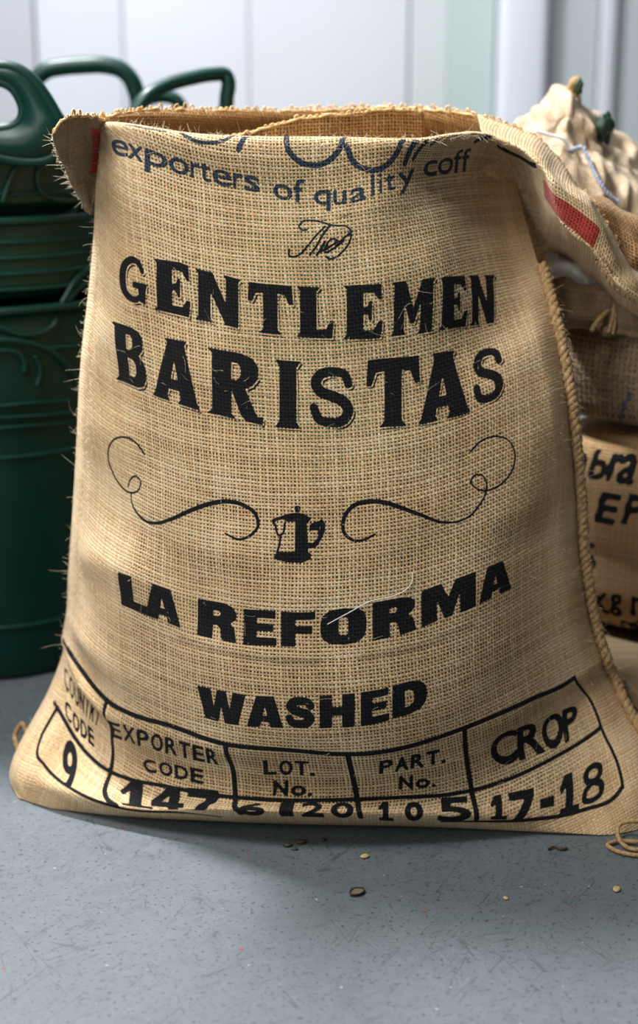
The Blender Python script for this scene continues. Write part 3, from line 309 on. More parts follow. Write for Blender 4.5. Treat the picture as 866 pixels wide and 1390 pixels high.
def burlap(name, dark=(160, 124, 88), mid=(211, 180, 135), pale=(246, 228, 196), hole=(30, 24, 15), liner=None, gap=.0, rib=0.0, scale=1.0, odd=.35):
    n = NT(name)
    uvn = n.n('ShaderNodeUVMap', uv_map='fabric').outputs[0]
    sp = n.n('ShaderNodeSeparateXYZ', (uvn,)); U, V = sp.outputs[0], sp.outputs[1]
    if scale != 1: U = n.M('MULTIPLY', U, scale); V = n.M('MULTIPLY', V, scale)
    uvw = n.vec(U, V)
    nx = n.noise(n.vec(n.M('MULTIPLY', U, .5), n.M('MULTIPLY', V, .12)), 1.0, 2)
    ny = n.noise(n.vec(n.M('ADD', n.M('MULTIPLY', U, .09), 31.7), n.M('MULTIPLY', V, .5)), 1.0, 2)
    x = n.M('ADD', U, n.M('MULTIPLY', n.M('SUBTRACT', nx, .5), 1.0)); y = n.M('ADD', V, n.M('MULTIPLY', n.M('SUBTRACT', ny, .5), 1.0))
    ix, iy = n.M('FLOOR', x), n.M('FLOOR', y)
    fx, fy = n.M('FRACT', x), n.M('FRACT', y)
    ax = n.M('ABSOLUTE', n.M('MULTIPLY_ADD', fx, 2.0, -1.0)); ay = n.M('ABSOLUTE', n.M('MULTIPLY_ADD', fy, 2.0, -1.0))
    rx, ry = n.rand(ix), n.rand(n.M('ADD', iy, 517.3))
    tight = n.attr('tight')
    wob = n.noise(n.vec(n.M('MULTIPLY', U, .55), n.M('MULTIPLY', V, .55), 3.3), 1.0, 2)
    base = n.M('ADD', n.M('MULTIPLY_ADD', tight, .45, .43 - gap), n.M('MULTIPLY', wob, .22))
    wx = n.M('MULTIPLY_ADD', rx, .16, n.M('SUBTRACT', base, .09)); wy = n.M('MULTIPLY_ADD', ry, .16, n.M('SUBTRACT', base, .05))
    wp = n.M('SUBTRACT', 1.0, n.step(ax, n.M('SUBTRACT', wx, .14), n.M('ADD', wx, .14)))
    wq = n.M('SUBTRACT', 1.0, n.step(ay, n.M('SUBTRACT', wy, .14), n.M('ADD', wy, .14)))
    hole_m = n.M('MULTIPLY', n.M('SUBTRACT', 1.0, wp), n.M('SUBTRACT', 1.0, wq))
    par = n.M('MODULO', n.M('ADD', n.M('ADD', ix, iy), 4000.0), 2.0)
    s = n.M('MULTIPLY_ADD', par, 2.0, -1.0)
    bx = n.M('SUBTRACT', 1.0, n.M('MULTIPLY', ax, ax)); by = n.M('SUBTRACT', 1.0, n.M('MULTIPLY', ay, ay))
    hW = n.M('MULTIPLY', n.M('MULTIPLY', wp, n.M('SQRT', bx)), n.M('MULTIPLY_ADD', n.M('MULTIPLY', s, by), .35, .65))
    hF = n.M('MULTIPLY', n.M('MULTIPLY', wq, n.M('SQRT', by)), n.M('MULTIPLY_ADD', n.M('MULTIPLY', s, bx), -.35, .65 - rib))
    t = n.M('GREATER_THAN', hW, hF)
    h = n.M('MAXIMUM', hW, hF)
    tr = n.M('ADD', n.M('MULTIPLY', rx, t), n.M('MULTIPLY', ry, n.M('SUBTRACT', 1.0, t)))
    fib = n.noise(n.vec(n.M('MULTIPLY', U, 1.7), n.M('MULTIPLY', V, 1.7), t), 1.6, 4, .7)
    big = n.noise(uvw, .035, 3)
    k = n.M('ADD', n.M('MULTIPLY_ADD', tr, .22, -.10), n.M('ADD', n.M('MULTIPLY', fib, .75), n.M('MULTIPLY_ADD', big, .5, -.16)))
    col = n.ramp(k, [(.12, lin(*dark)), (.5, lin(*mid)), (.9, lin(*pale))])
    orange = n.step(n.rand(n.M('ADD', n.M('MULTIPLY', ix, 7.13), n.M('MULTIPLY', iy, 3.71))), .93, .97)
    col = n.mix(n.M('MULTIPLY', orange, odd), col, lin(205, 140, 85))
    hc = lin(*hole)
    if liner: hc = n.mix(n.step(n.M('ADD', n.attr('liner'), n.M('MULTIPLY_ADD', big, .8, -.4)), .3, .8), lin(*hole), lin(*liner))
    ragged = n.M('MULTIPLY_ADD', n.noise(n.vec(n.M('MULTIPLY', U, 1.0), n.M('MULTIPLY', V, 1.0), 9.0), 1.9, 3), .6, -.3)
    ink = n.step(n.M('ADD', n.attr('ink'), n.M('MULTIPLY', ragged, .55)), .38, .60)
    smudge = n.M('MULTIPLY', n.attr('smudge'), n.step(n.M('ADD', fib, n.M('MULTIPLY', h, .12)), .50, .62))
    fleck = n.step(n.noise(n.vec(n.M('MULTIPLY', U, .35), n.M('MULTIPLY', V, 1.9), 5.0), 1.3, 4, .75), .60, .74)
    inkcol = n.mix(n.attr('faded'), lin(8, 17, 26), lin(50, 63, 77))
    inkcol = n.mix(n.M('MULTIPLY', fleck, .34), inkcol, lin(122, 132, 142))
    col = n.mix(n.M('MULTIPLY', n.M('MAXIMUM', ink, n.M('MULTIPLY', smudge, .45)), .985), col, inkcol)
    red = n.step(n.M('ADD', n.attr('red'), n.M('MULTIPLY', ragged, .4)), .4, .6)
    col = n.mix(n.M('MULTIPLY', red, .93), col, n.mix(fib, lin(120, 20, 24), lin(196, 48, 48)))
    blue = n.step(n.M('ADD', n.attr('blue'), n.M('MULTIPLY', ragged, .6)), .4, .62)
    col = n.mix(n.M('MULTIPLY', blue, .8), col, lin(62, 72, 110))
    col = n.mix(n.M('MULTIPLY', hole_m, .95), col, n.mix(n.M('MAXIMUM', ink, red), hc, lin(14, 14, 14)))
    n.bump(n.M('ADD', h, n.M('MULTIPLY', fib, .45)), .75, .0016 / scale)
    return n.out(col, .92, Sheen_Weight=n.M('MULTIPLY_ADD', n.M('MAXIMUM', ink, hole_m), -.2, .22), Sheen_Roughness=.5, Sheen_Tint=(1, .93, .82, 1), Specular_IOR_Level=.12)

def plain(name, c, rough=.6, var=.12, scale=40, bump=0.0, **kw):
    n = NT(name); tc = n.n('ShaderNodeTexCoord').outputs['Object']
    f = n.noise(tc, scale, 4)
    a = lin(*[max(0, v * (1 - var)) for v in c]); b = lin(*[min(255, v * (1 + var)) for v in c])
    if bump: n.bump(n.noise(tc, scale * 4, 4), bump, .001)
    return n.out(n.mix(f, a, b), rough, **kw)

def fibre_mat(name, a, b, scale=300):
    n = NT(name); tc = n.n('ShaderNodeTexCoord').outputs['Object']
    w_ = n.n('ShaderNodeTexNoise'); n.put(w_.inputs['Vector'], tc); w_.inputs['Scale'].default_value = scale; w_.inputs['Detail'].default_value = 3
    n.bump(w_.outputs[0], .5, .0006)
    return n.out(n.ramp(w_.outputs[0], [(.3, lin(*a)), (.7, lin(*b))]), .9, Specular_IOR_Level=.15)

M_SACK = burlap('burlap_printed', liner=(6, 74, 54))
M_SACK2 = burlap('burlap_inside', dark=(140, 96, 52), mid=(182, 138, 84), pale=(222, 188, 132), hole=(60, 40, 20))
M_DARK = burlap('burlap_dark_and_shaded', dark=(95, 78, 58), mid=(128, 108, 82), pale=(165, 142, 112), hole=(40, 32, 24), gap=-.25)  # folded sack's own dark cloth; also stands in for the corner flap's shade
M_SIDE = burlap('burlap_side', dark=(142, 110, 72), mid=(186, 153, 108), pale=(218, 188, 140), hole=(76, 58, 38), gap=-.22)
M_PALE = burlap('burlap_pale', dark=(158, 136, 108), mid=(190, 170, 143), pale=(224, 209, 186), hole=(96, 78, 56), gap=-.06)
M_RIB = burlap('burlap_ribbed', dark=(110, 92, 70), mid=(142, 122, 96), pale=(180, 160, 132), hole=(48, 38, 28), gap=-.16, rib=.35, scale=.55, odd=0.0)
M_NET = burlap('burlap_loose', dark=(110, 78, 46), mid=(160, 122, 78), pale=(214, 182, 132), hole=(34, 24, 14), gap=.1)
M_ROPE = fibre_mat('jute_yarn', (134, 104, 70), (194, 162, 118))
M_FRAY = fibre_mat('jute_fray', (190, 148, 92), (236, 205, 152))
M_FUZZ = fibre_mat('jute_fuzz', (196, 172, 138), (240, 226, 200))

# ------------------------------------------------------------------ lettering, drawn as signed distances on the cloth
SLAB = {
 'E': [[(0,0),(.1,.07),(.1,.93),(0,1),(.95,1),(.97,.70),(.88,.72),(.78,.84),(.52,.85),(.52,.58),(.62,.6),(.66,.7),(.73,.7),(.73,.34),(.66,.34),(.62,.45),(.52,.46),(.52,.16),(.78,.17),(.9,.32),(1,.32),(.96,0)]],
 'L': [[(0,0),(.1,.08),(.1,.92),(0,1),(.66,1),(.54,.92),(.54,.16),(.8,.18),(.9,.34),(1,.34),(.96,0)]],
 'I': [[(0,0),(.17,.1),(.17,.9),(0,1),(1,1),(.83,.9),(.83,.1),(1,0)]],
 'T': [[(.24,0),(.34,.09),(.34,.82),(.18,.8),(.1,.62),(0,.62),(.03,1),(.97,1),(1,.62),(.9,.62),(.82,.8),(.66,.82),(.66,.09),(.76,0)]],
 'N': [[(0,0),(.08,.07),(.08,.93),(0,1),(.38,1),(.66,.45),(.66,.93),(.6,1),(1,1),(.93,.93),(.93,0),(.66,0),(.34,.6),(.34,.07),(.42,0)]],
 'M': [[(0,0),(.06,.07),(.06,.93),(0,1),(.32,1),(.5,.5),(.68,1),(1,1),(.94,.93),(.94,.07),(1,0),(.6,0),(.66,.07),(.66,.58),(.53,.2),(.44,.2),(.3,.58),(.3,.07),(.36,0)]],
 'A': [[(0,0),(.06,.08),(.31,.92),(.27,1),(.71,1),(.67,.92),(.94,.08),(1,0),(.54,0),(.60,.08),(.57,.2),(.36,.2),(.33,.08),(.39,0)],[(.40,.36),(.54,.36),(.47,.66)]],
 'R': [[(0,0),(.1,.07),(.1,.93),(0,1),(.6,1),(.8,.95),(.9,.84),(.9,.66),(.8,.54),(.68,.48),(.83,.2),(.89,.11),(1,.12),(.98,0),(.7,0),(.6,.08),(.44,.42),(.44,.07),(.53,0)],[(.44,.84),(.54,.84),(.6,.78),(.6,.67),(.54,.58),(.44,.58)]],
 'B': [[(0,0),(.1,.07),(.1,.93),(0,1),(.6,1),(.82,.96),(.93,.86),(.93,.66),(.8,.54),(.94,.46),(1,.34),(1,.18),(.9,.05),(.7,0)],[(.44,.85),(.56,.85),(.62,.8),(.62,.67),(.54,.6),(.44,.6)],[(.44,.45),(.58,.45),(.67,.38),(.67,.23),(.6,.15),(.44,.15)]],
 'S': [('k',.16,.19,[(.83,.68),(.76,.82),(.5,.87),(.26,.82),(.18,.7),(.27,.58),(.5,.51),(.74,.42),(.83,.29),(.74,.16),(.48,.12),(.24,.17),(.14,.34)])],
 'G': [('k',.13,.19,[(.82,.7),(.7,.85),(.5,.89),(.28,.8),(.17,.5),(.28,.2),(.5,.11),(.7,.15),(.8,.28)]),[(.5,.47),(1,.47),(.94,.34),(.92,.04),(.72,.1),(.68,.34),(.5,.36)]],
}
WIDE = {
 '1': [[(0,.70),(.28,1),(.66,1),(.66,.15),(1,.15),(1,0),(.06,0),(.06,.15),(.3,.15),(.3,.74),(.08,.56)]],
 '4': [[(.5,1),(.82,1),(.82,.42),(1,.42),(1,.22),(.82,.22),(.82,0),(.52,0),(.52,.22),(0,.22),(0,.44)],[(.52,.42),(.27,.42),(.52,.72)]],
 '7': [[(0,1),(1,1),(1,.8),(.58,0),(.22,0),(.62,.74),(0,.74)]],
 '8': [('k',.16,.16,[(.5,.53),(.76,.62),(.78,.8),(.5,.9),(.22,.8),(.24,.62),(.5,.53),(.82,.4),(.84,.18),(.5,.1),(.16,.18),(.18,.4),(.5,.53)])],
 '-': [[(0,.32),(0,.6),(1,.6),(1,.32)]],
 'L': [[(0,0),(0,1),(.46,1),(.46,.26),(1,.26),(1,0)]],
 'A': [[(0,0),(.26,1),(.74,1),(1,0),(.64,0),(.6,.17),(.4,.17),(.36,0)],[(.44,.37),(.56,.37),(.5,.66)]],
 'R': [[(0,0),(0,1),(.65,1),(.88,.93),(.98,.78),(.96,.6),(.82,.48),(.93,.36),(1,0),(.62,0),(.57,.3),(.49,.37),(.39,.37),(.39,0)],[(.39,.76),(.52,.76),(.58,.7),(.52,.62),(.39,.62)]],
 'E': [[(0,0),(0,1),(.97,1),(.97,.77),(.40,.77),(.40,.62),(.9,.62),(.9,.4),(.40,.4),(.40,.23),(1,.23),(1,0)]],
 'F': [[(0,0),(0,1),(1,1),(1,.77),(.42,.77),(.42,.6),(.92,.6),(.92,.37),(.42,.37),(.42,0)]],
 'O': [[(.5,0),(.2,.04),(.05,.18),(0,.38),(0,.62),(.05,.82),(.2,.96),(.5,1),(.8,.96),(.95,.82),(1,.62),(1,.38),(.95,.18),(.8,.04)],[(.43,.26),(.57,.26),(.6,.32),(.6,.68),(.57,.74),(.43,.74),(.4,.68),(.4,.32)]],
 'M': [[(0,0),(0,1),(.37,1),(.5,.56),(.63,1),(1,1),(1,0),(.71,0),(.71,.56),(.57,0),(.43,0),(.29,.56),(.29,0)]],
 'W': [[(0,1),(.28,1),(.345,.44),(.41,1),(.6,1),(.665,.44),(.73,1),(1,1),(.84,0),(.56,0),(.5,.5),(.44,0),(.17,0)]],
 'H': [[(0,0),(0,1),(.36,1),(.36,.63),(.64,.63),(.64,1),(1,1),(1,0),(.64,0),(.64,.37),(.36,.37),(.36,0)]],
 'D': [[(0,0),(0,1),(.5,1),(.8,.93),(.96,.74),(1,.5),(.96,.26),(.8,.07),(.5,0)],[(.36,.75),(.48,.75),(.6,.66),(.63,.5),(.6,.34),(.48,.25),(.36,.25)]],
 'S': [('k',.26,.3,[(.82,.7),(.74,.82),(.5,.86),(.26,.81),(.2,.7),(.3,.58),(.5,.51),(.72,.42),(.8,.3),(.72,.19),(.48,.14),(.24,.19),(.16,.32)])],
}

def seg_dist(p, A, B):
    # p (k,2), segments A,B (m,2) -> min distance
    out = np.full(len(p), 1e9)
    for a, b in zip(A, B):
        ab = b - a; t = np.clip(((p - a) @ ab) / (ab @ ab + 1e-12), 0, 1)
        out = np.minimum(out, ((p - a - t[:, None] * ab) ** 2).sum(1))
    return np.sqrt(out)

def inside(p, A, B):
    c = np.zeros(len(p), bool)
    for a, b in zip(A, B):
        if a[1] == b[1]: continue
        hit = ((a[1] > p[:, 1]) != (b[1] > p[:, 1])) & (p[:, 0] < (b[0] - a[0]) * (p[:, 1] - a[1]) / (b[1] - a[1]) + a[0])
        c ^= hit
    return c

def sdf_edges(p, A, B):
    d = seg_dist(p, A, B); return np.where(inside(p, A, B), -d, d)

def loops_edges(loops, sx, sy):
    A, B = [], []
    for l in loops:
        q = np.array(l, float) * (sx, sy); A.append(q); B.append(np.roll(q, -1, 0))
    return np.concatenate(A), np.concatenate(B)

def sdf_stroke(p, pts, w):
    # w: half width, or (ends, middle)
    q = dense(pts, max(24, len(pts) * 5)); m = len(q)
    t = np.linspace(0, 1, m); ww = np.full(m, w) if np.isscalar(w) else w[0] + (w[1] - w[0]) * np.sin(np.pi * t) ** 1.2
    out = np.full(len(p), 1e9)
    for i in range(m - 1):
        ab = q[i + 1] - q[i]; s = np.clip(((p - q[i]) @ ab) / (ab @ ab + 1e-12), 0, 1)
        out = np.minimum(out, np.sqrt(((p - q[i] - s[:, None] * ab) ** 2).sum(1)) - (ww[i] + s * (ww[i + 1] - ww[i])))
    return out

FONT = {}
def font_edges(ch):
    if ch in FONT: return FONT[ch]
    cu = bpy.data.curves.new('lettering', 'FONT'); cu.body = ch; cu.resolution_u = 4
    o = bpy.data.objects.new('lettering', cu); COL.objects.link(o)
    me = o.evaluated_get(bpy.context.evaluated_depsgraph_get()).to_mesh()
    v = np.array([x.co[:2] for x in me.vertices]); cnt = {}
    for p in me.polygons:
        for e in p.edge_keys: cnt[e] = cnt.get(e, 0) + 1
    E = np.array([e for e, c in cnt.items() if c == 1])
    bpy.data.objects.remove(o); bpy.data.curves.remove(cu)
    FONT[ch] = (v[E[:, 0]], v[E[:, 1]]); return FONT[ch]
CAP = max(max(a[:, 1].max(), 0) for a in [font_edges('H')[0]]); XH = font_edges('x')[0][:, 1].max()

def glyph_sdf(font, ch, p, w, h, bold=0.0):
    # p in mm from the letter's lower left corner, letter w x h mm
    if font in ('slab', 'wide'):
        d = None; polys = []
        for prim in (SLAB if font == 'slab' else WIDE)[ch]:
            if prim[0] == 'k':
                s = .5 * (.55 * w + .45 * h)
                e = sdf_stroke(p, np.array(prim[3]) * (w, h), (prim[1] * s * .9, prim[2] * s))
                d = e if d is None else np.minimum(d, e)
            else: polys.append(prim)
        if polys:
            e = sdf_edges(p, *loops_edges(polys, w, h)); d = e if d is None else np.minimum(d, e)
        return d
    bx_, by_ = min(bold, w * .16), min(bold, h * .16); p = p - np.array([bx_, by_]); w, h = w - 2 * bx_, h - 2 * by_
    A, B = font_edges(ch)
    hh = XH if font == 'x' else CAP
    x0 = min(A[:, 0].min(), B[:, 0].min()); x1 = max(A[:, 0].max(), B[:, 0].max())
    sc = np.array([w / (x1 - x0), h / hh]); off = np.array([x0, 0])
    if ch == '.': sc[0] = min(sc[0], sc[1] * 1.2)
    return sdf_edges(p, (A - off) * sc, (B - off) * sc)

SOFT = 1.5     # mm; how far the distances are kept either side of an outline
def cover(d): return np.clip(.5 - d / (2 * SOFT), 0, 1)

def letters_on(ink, U, V, at_cloth, ent):
    # rib: (x, u and v on the baseline, u and v on the top line) along a line of lettering on the cloth
    _, font, letters, rib, bold, shadow = ent
    rx, bu, bv, tu, tv = np.array(rib).T
    m = .03; sel = (U > min(bu.min(), tu.min()) - m) & (U < max(bu.max(), tu.max()) + m) & (V > min(bv.min(), tv.min()) - m) & (V < max(bv.max(), tv.max()) + m)
    idx = np.nonzero(sel); u, v = U[idx], V[idx]
    gy = np.full(len(u), .5); cand = np.linspace(-.7, 1.5, 45); best = np.full(len(u), 1e9); X = np.zeros(len(u))
    for c in cand:          # for each height across the line, where along it the vertex would lie
        cu, cv = bu + (tu - bu) * c, bv + (tv - bv) * c
        x = np.interp(u, cu, rx); e = v - np.interp(x, rx, cv); hgt = np.interp(x, rx, tv - bv)
        g1 = c + e / hgt; better = np.abs(e) < best
        best = np.where(better, np.abs(e), best); gy = np.where(better, g1, gy); X = np.where(better, x, X)
    for _ in range(3):
        # refine along the line
        k = np.clip(np.searchsorted(rx, X) - 1, 0, len(rx) - 2); f = (X - rx[k]) / (rx[k + 1] - rx[k])
        lu0, lu1 = bu[k] + (tu[k] - bu[k]) * gy, bu[k + 1] + (tu[k + 1] - bu[k + 1]) * gy
        X = rx[k] + (u - lu0) / np.where(np.abs(lu1 - lu0) < 1e-6, 1e-6, lu1 - lu0) * (rx[k + 1] - rx[k])
        vb = np.interp(X, rx, bv); vt = np.interp(X, rx, tv); gy = .5 * gy + .5 * (v - vb) / (vt - vb)
    lerp = lambda x, c: (np.interp(x, rx, bu + (tu - bu) * c), np.interp(x, rx, bv + (tv - bv) * c))
    for ch, x0, x1 in letters:
        xm = .5 * (x0 + x1); q = at_cloth([lerp(x0, .5), lerp(x1, .5), lerp(xm, 0), lerp(xm, 1)])
        wmm = np.linalg.norm(q[1] - q[0]) * 1000; hmm = np.linalg.norm(q[3] - q[2]) * 1000; dx = x1 - x0
        near = np.nonzero((X > x0 - .4 * dx) & (X < x1 + .4 * dx) & (gy > -.65) & (gy < 1.5))[0]
        if not len(near): continue
        p = np.stack([(X[near] - x0) / dx * wmm, gy[near] * hmm], -1)
        d = glyph_sdf(font, ch, p, wmm, hmm, bold) - bold
        if shadow:
            d2 = glyph_sdf(font, ch, p - np.array([2.6, -2.8]), wmm, hmm)
            d = np.minimum(d, np.maximum(d2 - .15, 1.7 - d))
        ii = (idx[0][near], idx[1][near]); ink[ii] = np.maximum(ink[ii], cover(d))

# ------------------------------------------------------------------ the room
n = NT('painted_concrete'); tc = n.n('ShaderNodeTexCoord').outputs['Object']
big = n.noise(tc, 3.5, 5); fine = n.noise(tc, 60, 5, .7)
col = n.mix(n.M('ADD', n.M('MULTIPLY', big, .5), n.M('MULTIPLY', fine, .5)), lin(70, 78, 82), lin(113, 122, 127))
for sc_, ang, amt in ((9, .5, .5), (13, -1.0, .45), (17, 1.9, .38), (7, 2.6, .45), (23, .1, .35), (11, 1.2, .42), (15, -.4, .35)):
    mp = n.n('ShaderNodeMapping', {'Vector': tc}, vector_type='TEXTURE'); mp.inputs['Rotation'].default_value = (0, 0, ang); mp.inputs['Scale'].default_value = (1 / sc_, 12 / sc_, 1)
    nn = n.noise(mp.outputs[0], 4.0, 2, .5, .25)
    line = n.M('SUBTRACT', 1.0, n.step(n.M('ABSOLUTE', n.M('SUBTRACT', nn, .5)), 0.0, .0075))
    line = n.M('MULTIPLY', line, n.step(n.noise(tc, 7 + sc_ * .3, 3), .46, .60))
    col = n.mix(n.M('MULTIPLY', line, amt), col, lin(48, 48, 47))
sp1 = n.step(n.noise(tc, 190, 4), .58, .66); col = n.mix(n.M('MULTIPLY', sp1, .6), col, lin(40, 40, 40))
sp2 = n.step(n.noise(n.n('ShaderNodeMapping', {'Vector': tc, 'Location': (3, 7, 0)}).outputs[0], 120, 2), .72, .78); col = n.mix(n.M('MULTIPLY', sp2, .6), col, lin(198, 204, 206))
vo = n.n('ShaderNodeTexVoronoi', {'Vector': tc, 'Scale': 26.0}); rs = n.M('LESS_THAN', n.M('ADD', vo.outputs['Distance'], n.M('MULTIPLY', fine, .1)), .105)
rs = n.M('MULTIPLY', rs, n.M('GREATER_THAN', n.n('ShaderNodeSeparateXYZ', (vo.outputs['Color'],)).outputs[0], .72))
col = n.mix(n.M('MULTIPLY', rs, .75), col, lin(140, 40, 48))
n.bump(n.M('ADD', n.M('MULTIPLY', fine, .6), big), .15, .002)
M_FLOOR = n.out(col, n.M('MULTIPLY_ADD', fine, .3, .38), Specular_IOR_Level=.4)
tag(obj('floor', [(-3, -3, 0), (3, -3, 0), (3, 2.5, 0), (-3, 2.5, 0), (-3, -3, -.1), (3, -3, -.1), (3, 2.5, -.1), (-3, 2.5, -.1)],
    [(0, 1, 2, 3), (7, 6, 5, 4), (0, 4, 5, 1), (1, 5, 6, 2), (2, 6, 7, 3), (3, 7, 4, 0)], M_FLOOR, smooth=False), kind='structure')

wall = tag(obj('wall_back', *box_arrays((-3, 2.43, 0), (3, 2.5, 2.9)), plain('wall_joint', (150, 153, 158), .8), smooth=False), kind='structure')
tints = {'grey': (158, 161, 168), 'white': (186, 189, 196), 'cool': (180, 184, 192), 'pearl': (180, 188, 190), 'mint': (164, 180, 178), 'post': (192, 196, 205), 'steel': (160, 168, 171), 'shade': (148, 158, 158)}
TM = {k: plain('panel_' + k, c, .45, .03, 3) for k, c in tints.items()}
edges = [(-3, -2.2, 'white'), (-2.2, -1.5, 'cool'), (-1.5, -.712, 'grey'), (-.707, -.4915, 'cool'), (-.4895, -.1755, 'white'), (-.1740, .225, 'white'), (.229, .325, 'pearl'), (.325, .442, 'mint'),
         (.575, .70, 'steel'), (.745, 1.2, 'steel'), (1.2, 2.1, 'shade'), (2.1, 3, 'cool')]
for x0, x1, k in edges:
    bevel(obj('wall_panel', *box_arrays((x0, 2.41, 0), (x1, 2.432, 2.9)), TM[k], wall, smooth=False), .004)
def post(name, x0, x1, k, r):
    xs = np.linspace(0, np.pi, 15); cx, hw = (x0 + x1) / 2, (x1 - x0) / 2
    prof = [(cx - hw * np.sign(np.cos(a)) * abs(np.cos(a)) ** .35, 2.41 - r * abs(np.sin(a)) ** .5) for a in xs]
    V = np.array([[(px, py, z) for px, py in prof] for z in (0, 2.9)])
    tag(obj(name, V, grid_faces(2, 15), TM[k]), kind='structure')
post('trim_1', .445, .572, 'post', .05); post('trim_2', .702, .742, 'cool', .025)

# ------------------------------------------------------------------ the big open sack
sack = empty('coffee_sack', (0, .12, 0), 'large open burlap coffee sack with bold black lettering and a coffee pot emblem', 'sack')
NU, NV = 480, 740
us = .5 - .5 * np.cos(np.pi * np.linspace(0, 1, NU)); us = .45 * us + .55 * np.linspace(0, 1, NU)
vs = np.concatenate([np.linspace(-.03, -.001, 14), np.linspace(0, .034, 110), np.linspace(.0347, .1025, 90), np.linspace(.1035, 1.0, NV - 244), np.linspace(1.003, KV[-1], 30)])
G = surf(FRONT, KU, KV, us, vs)
N = normals(G)
UU, VV = np.meshgrid(us, vs)
# soft creases of the filled cloth
side = np.exp(-(UU / .16) ** 2)
lump = .0035 * smooth_noise(G.shape[:2], (9, 7), 1) + .0016 * smooth_noise(G.shape[:2], (26, 9), 2)
lump += side * .0045 * smooth_noise(G.shape[:2], (34, 4), 3) * np.clip((.62 - VV) / .3, 0, 1) * np.clip(VV / .08, 0, 1)
edge = np.clip(UU / .04, 0, 1) * np.clip((1 - UU) / .04, 0, 1) * np.clip((1.0 - VV) / .05, 0, 1) * np.clip(VV / .03, .25, 1)
G = G - N * 0 + N * (lump * edge)[..., None]
G[..., 2] = np.maximum(G[..., 2], .0015)
uvw = arc_uv(G)
ink = np.zeros((NV, NU)); red = np.zeros((NV, NU)); smud = np.zeros((NV, NU))
dU = np.linalg.norm(np.gradient(G, axis=1), axis=-1) / np.gradient(us)[None]
dV = np.linalg.norm(np.gradient(G, axis=0), axis=-1) / np.gradient(vs)[:, None]
def at_cloth(pts):
    out = []
    for u, v in pts:
        j = min(max(np.searchsorted(vs, v) - 1, 0), NV - 2); i = min(max(np.searchsorted(us, u) - 1, 0), NU - 2)
        a = np.clip((u - us[i]) / (us[i + 1] - us[i]), 0, 1); c = np.clip((v - vs[j]) / (vs[j + 1] - vs[j]), 0, 1)
        out.append((G[j, i] * (1 - a) + G[j, i + 1] * a) * (1 - c) + (G[j + 1, i] * (1 - a) + G[j + 1, i + 1] * a) * c)
    return np.array(out)
def flat_box(pts, m=.02):
    p = np.array(pts); return np.nonzero((UU > p[:, 0].min() - m) & (UU < p[:, 0].max() + m) & (VV > p[:, 1].min() - m) & (VV < p[:, 1].max() + m))
def cloth_stroke(dst, pts, w):
    i = flat_box(pts, .03); q = at_cloth(dense(np.array(pts), max(40, len(pts) * 9))); m = len(q); p = G[i]
    t = np.linspace(0, 1, m); ww = (np.full(m, w) if np.isscalar(w) else w[0] + (w[1] - w[0]) * np.sin(np.pi * t) ** 1.2) / 1000
    best = np.full(len(p), 1e9)
    for k in range(m - 1):
        ab = q[k + 1] - q[k]; s = np.clip(((p - q[k]) @ ab) / (ab @ ab + 1e-12), 0, 1)
        best = np.minimum(best, np.sqrt(((p - q[k] - s[:, None] * ab) ** 2).sum(1)) - ww[k])
    dst[i] = np.maximum(dst[i], cover(best * 1000))
for ent in INK:
    if ent[0] == 'L': letters_on(ink, UU, VV, at_cloth, ent)
    elif ent[0] == 'S': cloth_stroke(ink, ent[2], ent[1])
    else:
        p = np.array(ent[1]); c = p.mean(0); j, i_ = np.searchsorted(vs, c[1]), np.searchsorted(us, c[0])
        sc = np.array([dU[j, i_], dV[j, i_]]) * 1000; i = flat_box(ent[1])
        q = (np.stack([UU[i], VV[i]], -1) - c) * sc; l = (p - c) * sc
        ink[i] = np.maximum(ink[i], cover(sdf_edges(q, l, np.roll(l, -1, 0))))
for s_ in SMUDGE: cloth_stroke(smud, s_, 4.5)
tight = np.clip(1 - UU / .13, 0, 1) ** .8 + np.clip((UU - .84) / .15, 0, 1) * .75 + np.clip((.03 - VV) / .03, 0, 1)
liner = np.exp(-(((UU - .55) / .33) ** 2 + ((VV - .74) / .26) ** 2)) * 1.2
faded = np.clip((VV - .84) / .06, 0, 1)
obj('front_panel', G, grid_faces(NV, NU), M_SACK, sack, uv=uvw, attrs=dict(ink=ink, smudge=smud, tight=tight, liner=liner, faded=faded))

# back panel: shares the side edges, bulges back, stands up higher than the front at the rim
vb = np.linspace(0, KV[12], 90)
L = surf(FRONT, KU, KV, [0.0], vb)[:, 0]; Rr = surf(FRONT, KU, KV, [1.0], vb)[:, 0]
ub = .5 - .5 * np.cos(np.pi * np.linspace(0, 1, 80))
mid_b = hermite([0, .05, .25, .5, .8, 1.0], np.array([[.07], [.13], [.17], [.17], [.15], [.13]]), vb)[:, 0]
B = L[:, None] * (1 - ub)[None, :, None] + Rr[:, None] * ub[None, :, None]
B[..., 1] += mid_b[:, None] * np.sin(np.pi * ub)[None] ** .6
k_rim = np.linspace(0, 1, len(RIM)); rim_pts = hermite([0, .1, .25, .4, .55, .7, .85, .95, 1], RIM, ub)
wgt = np.clip((vb - .86) / (KV[12] - .86), 0, 1) ** 2
B = B + wgt[:, None, None] * (rim_pts - B[-1])[None]
B[..., 2] = np.maximum(B[..., 2], .002)
obj('back_panel', B, grid_faces(90, 80), M_SACK2, sack, uv=arc_uv(B))
# floor-side panel closing the bottom
bot = np.stack([np.stack([L[3] * (1 - u) + Rr[3] * u for u in ub]), B[3]], 0)

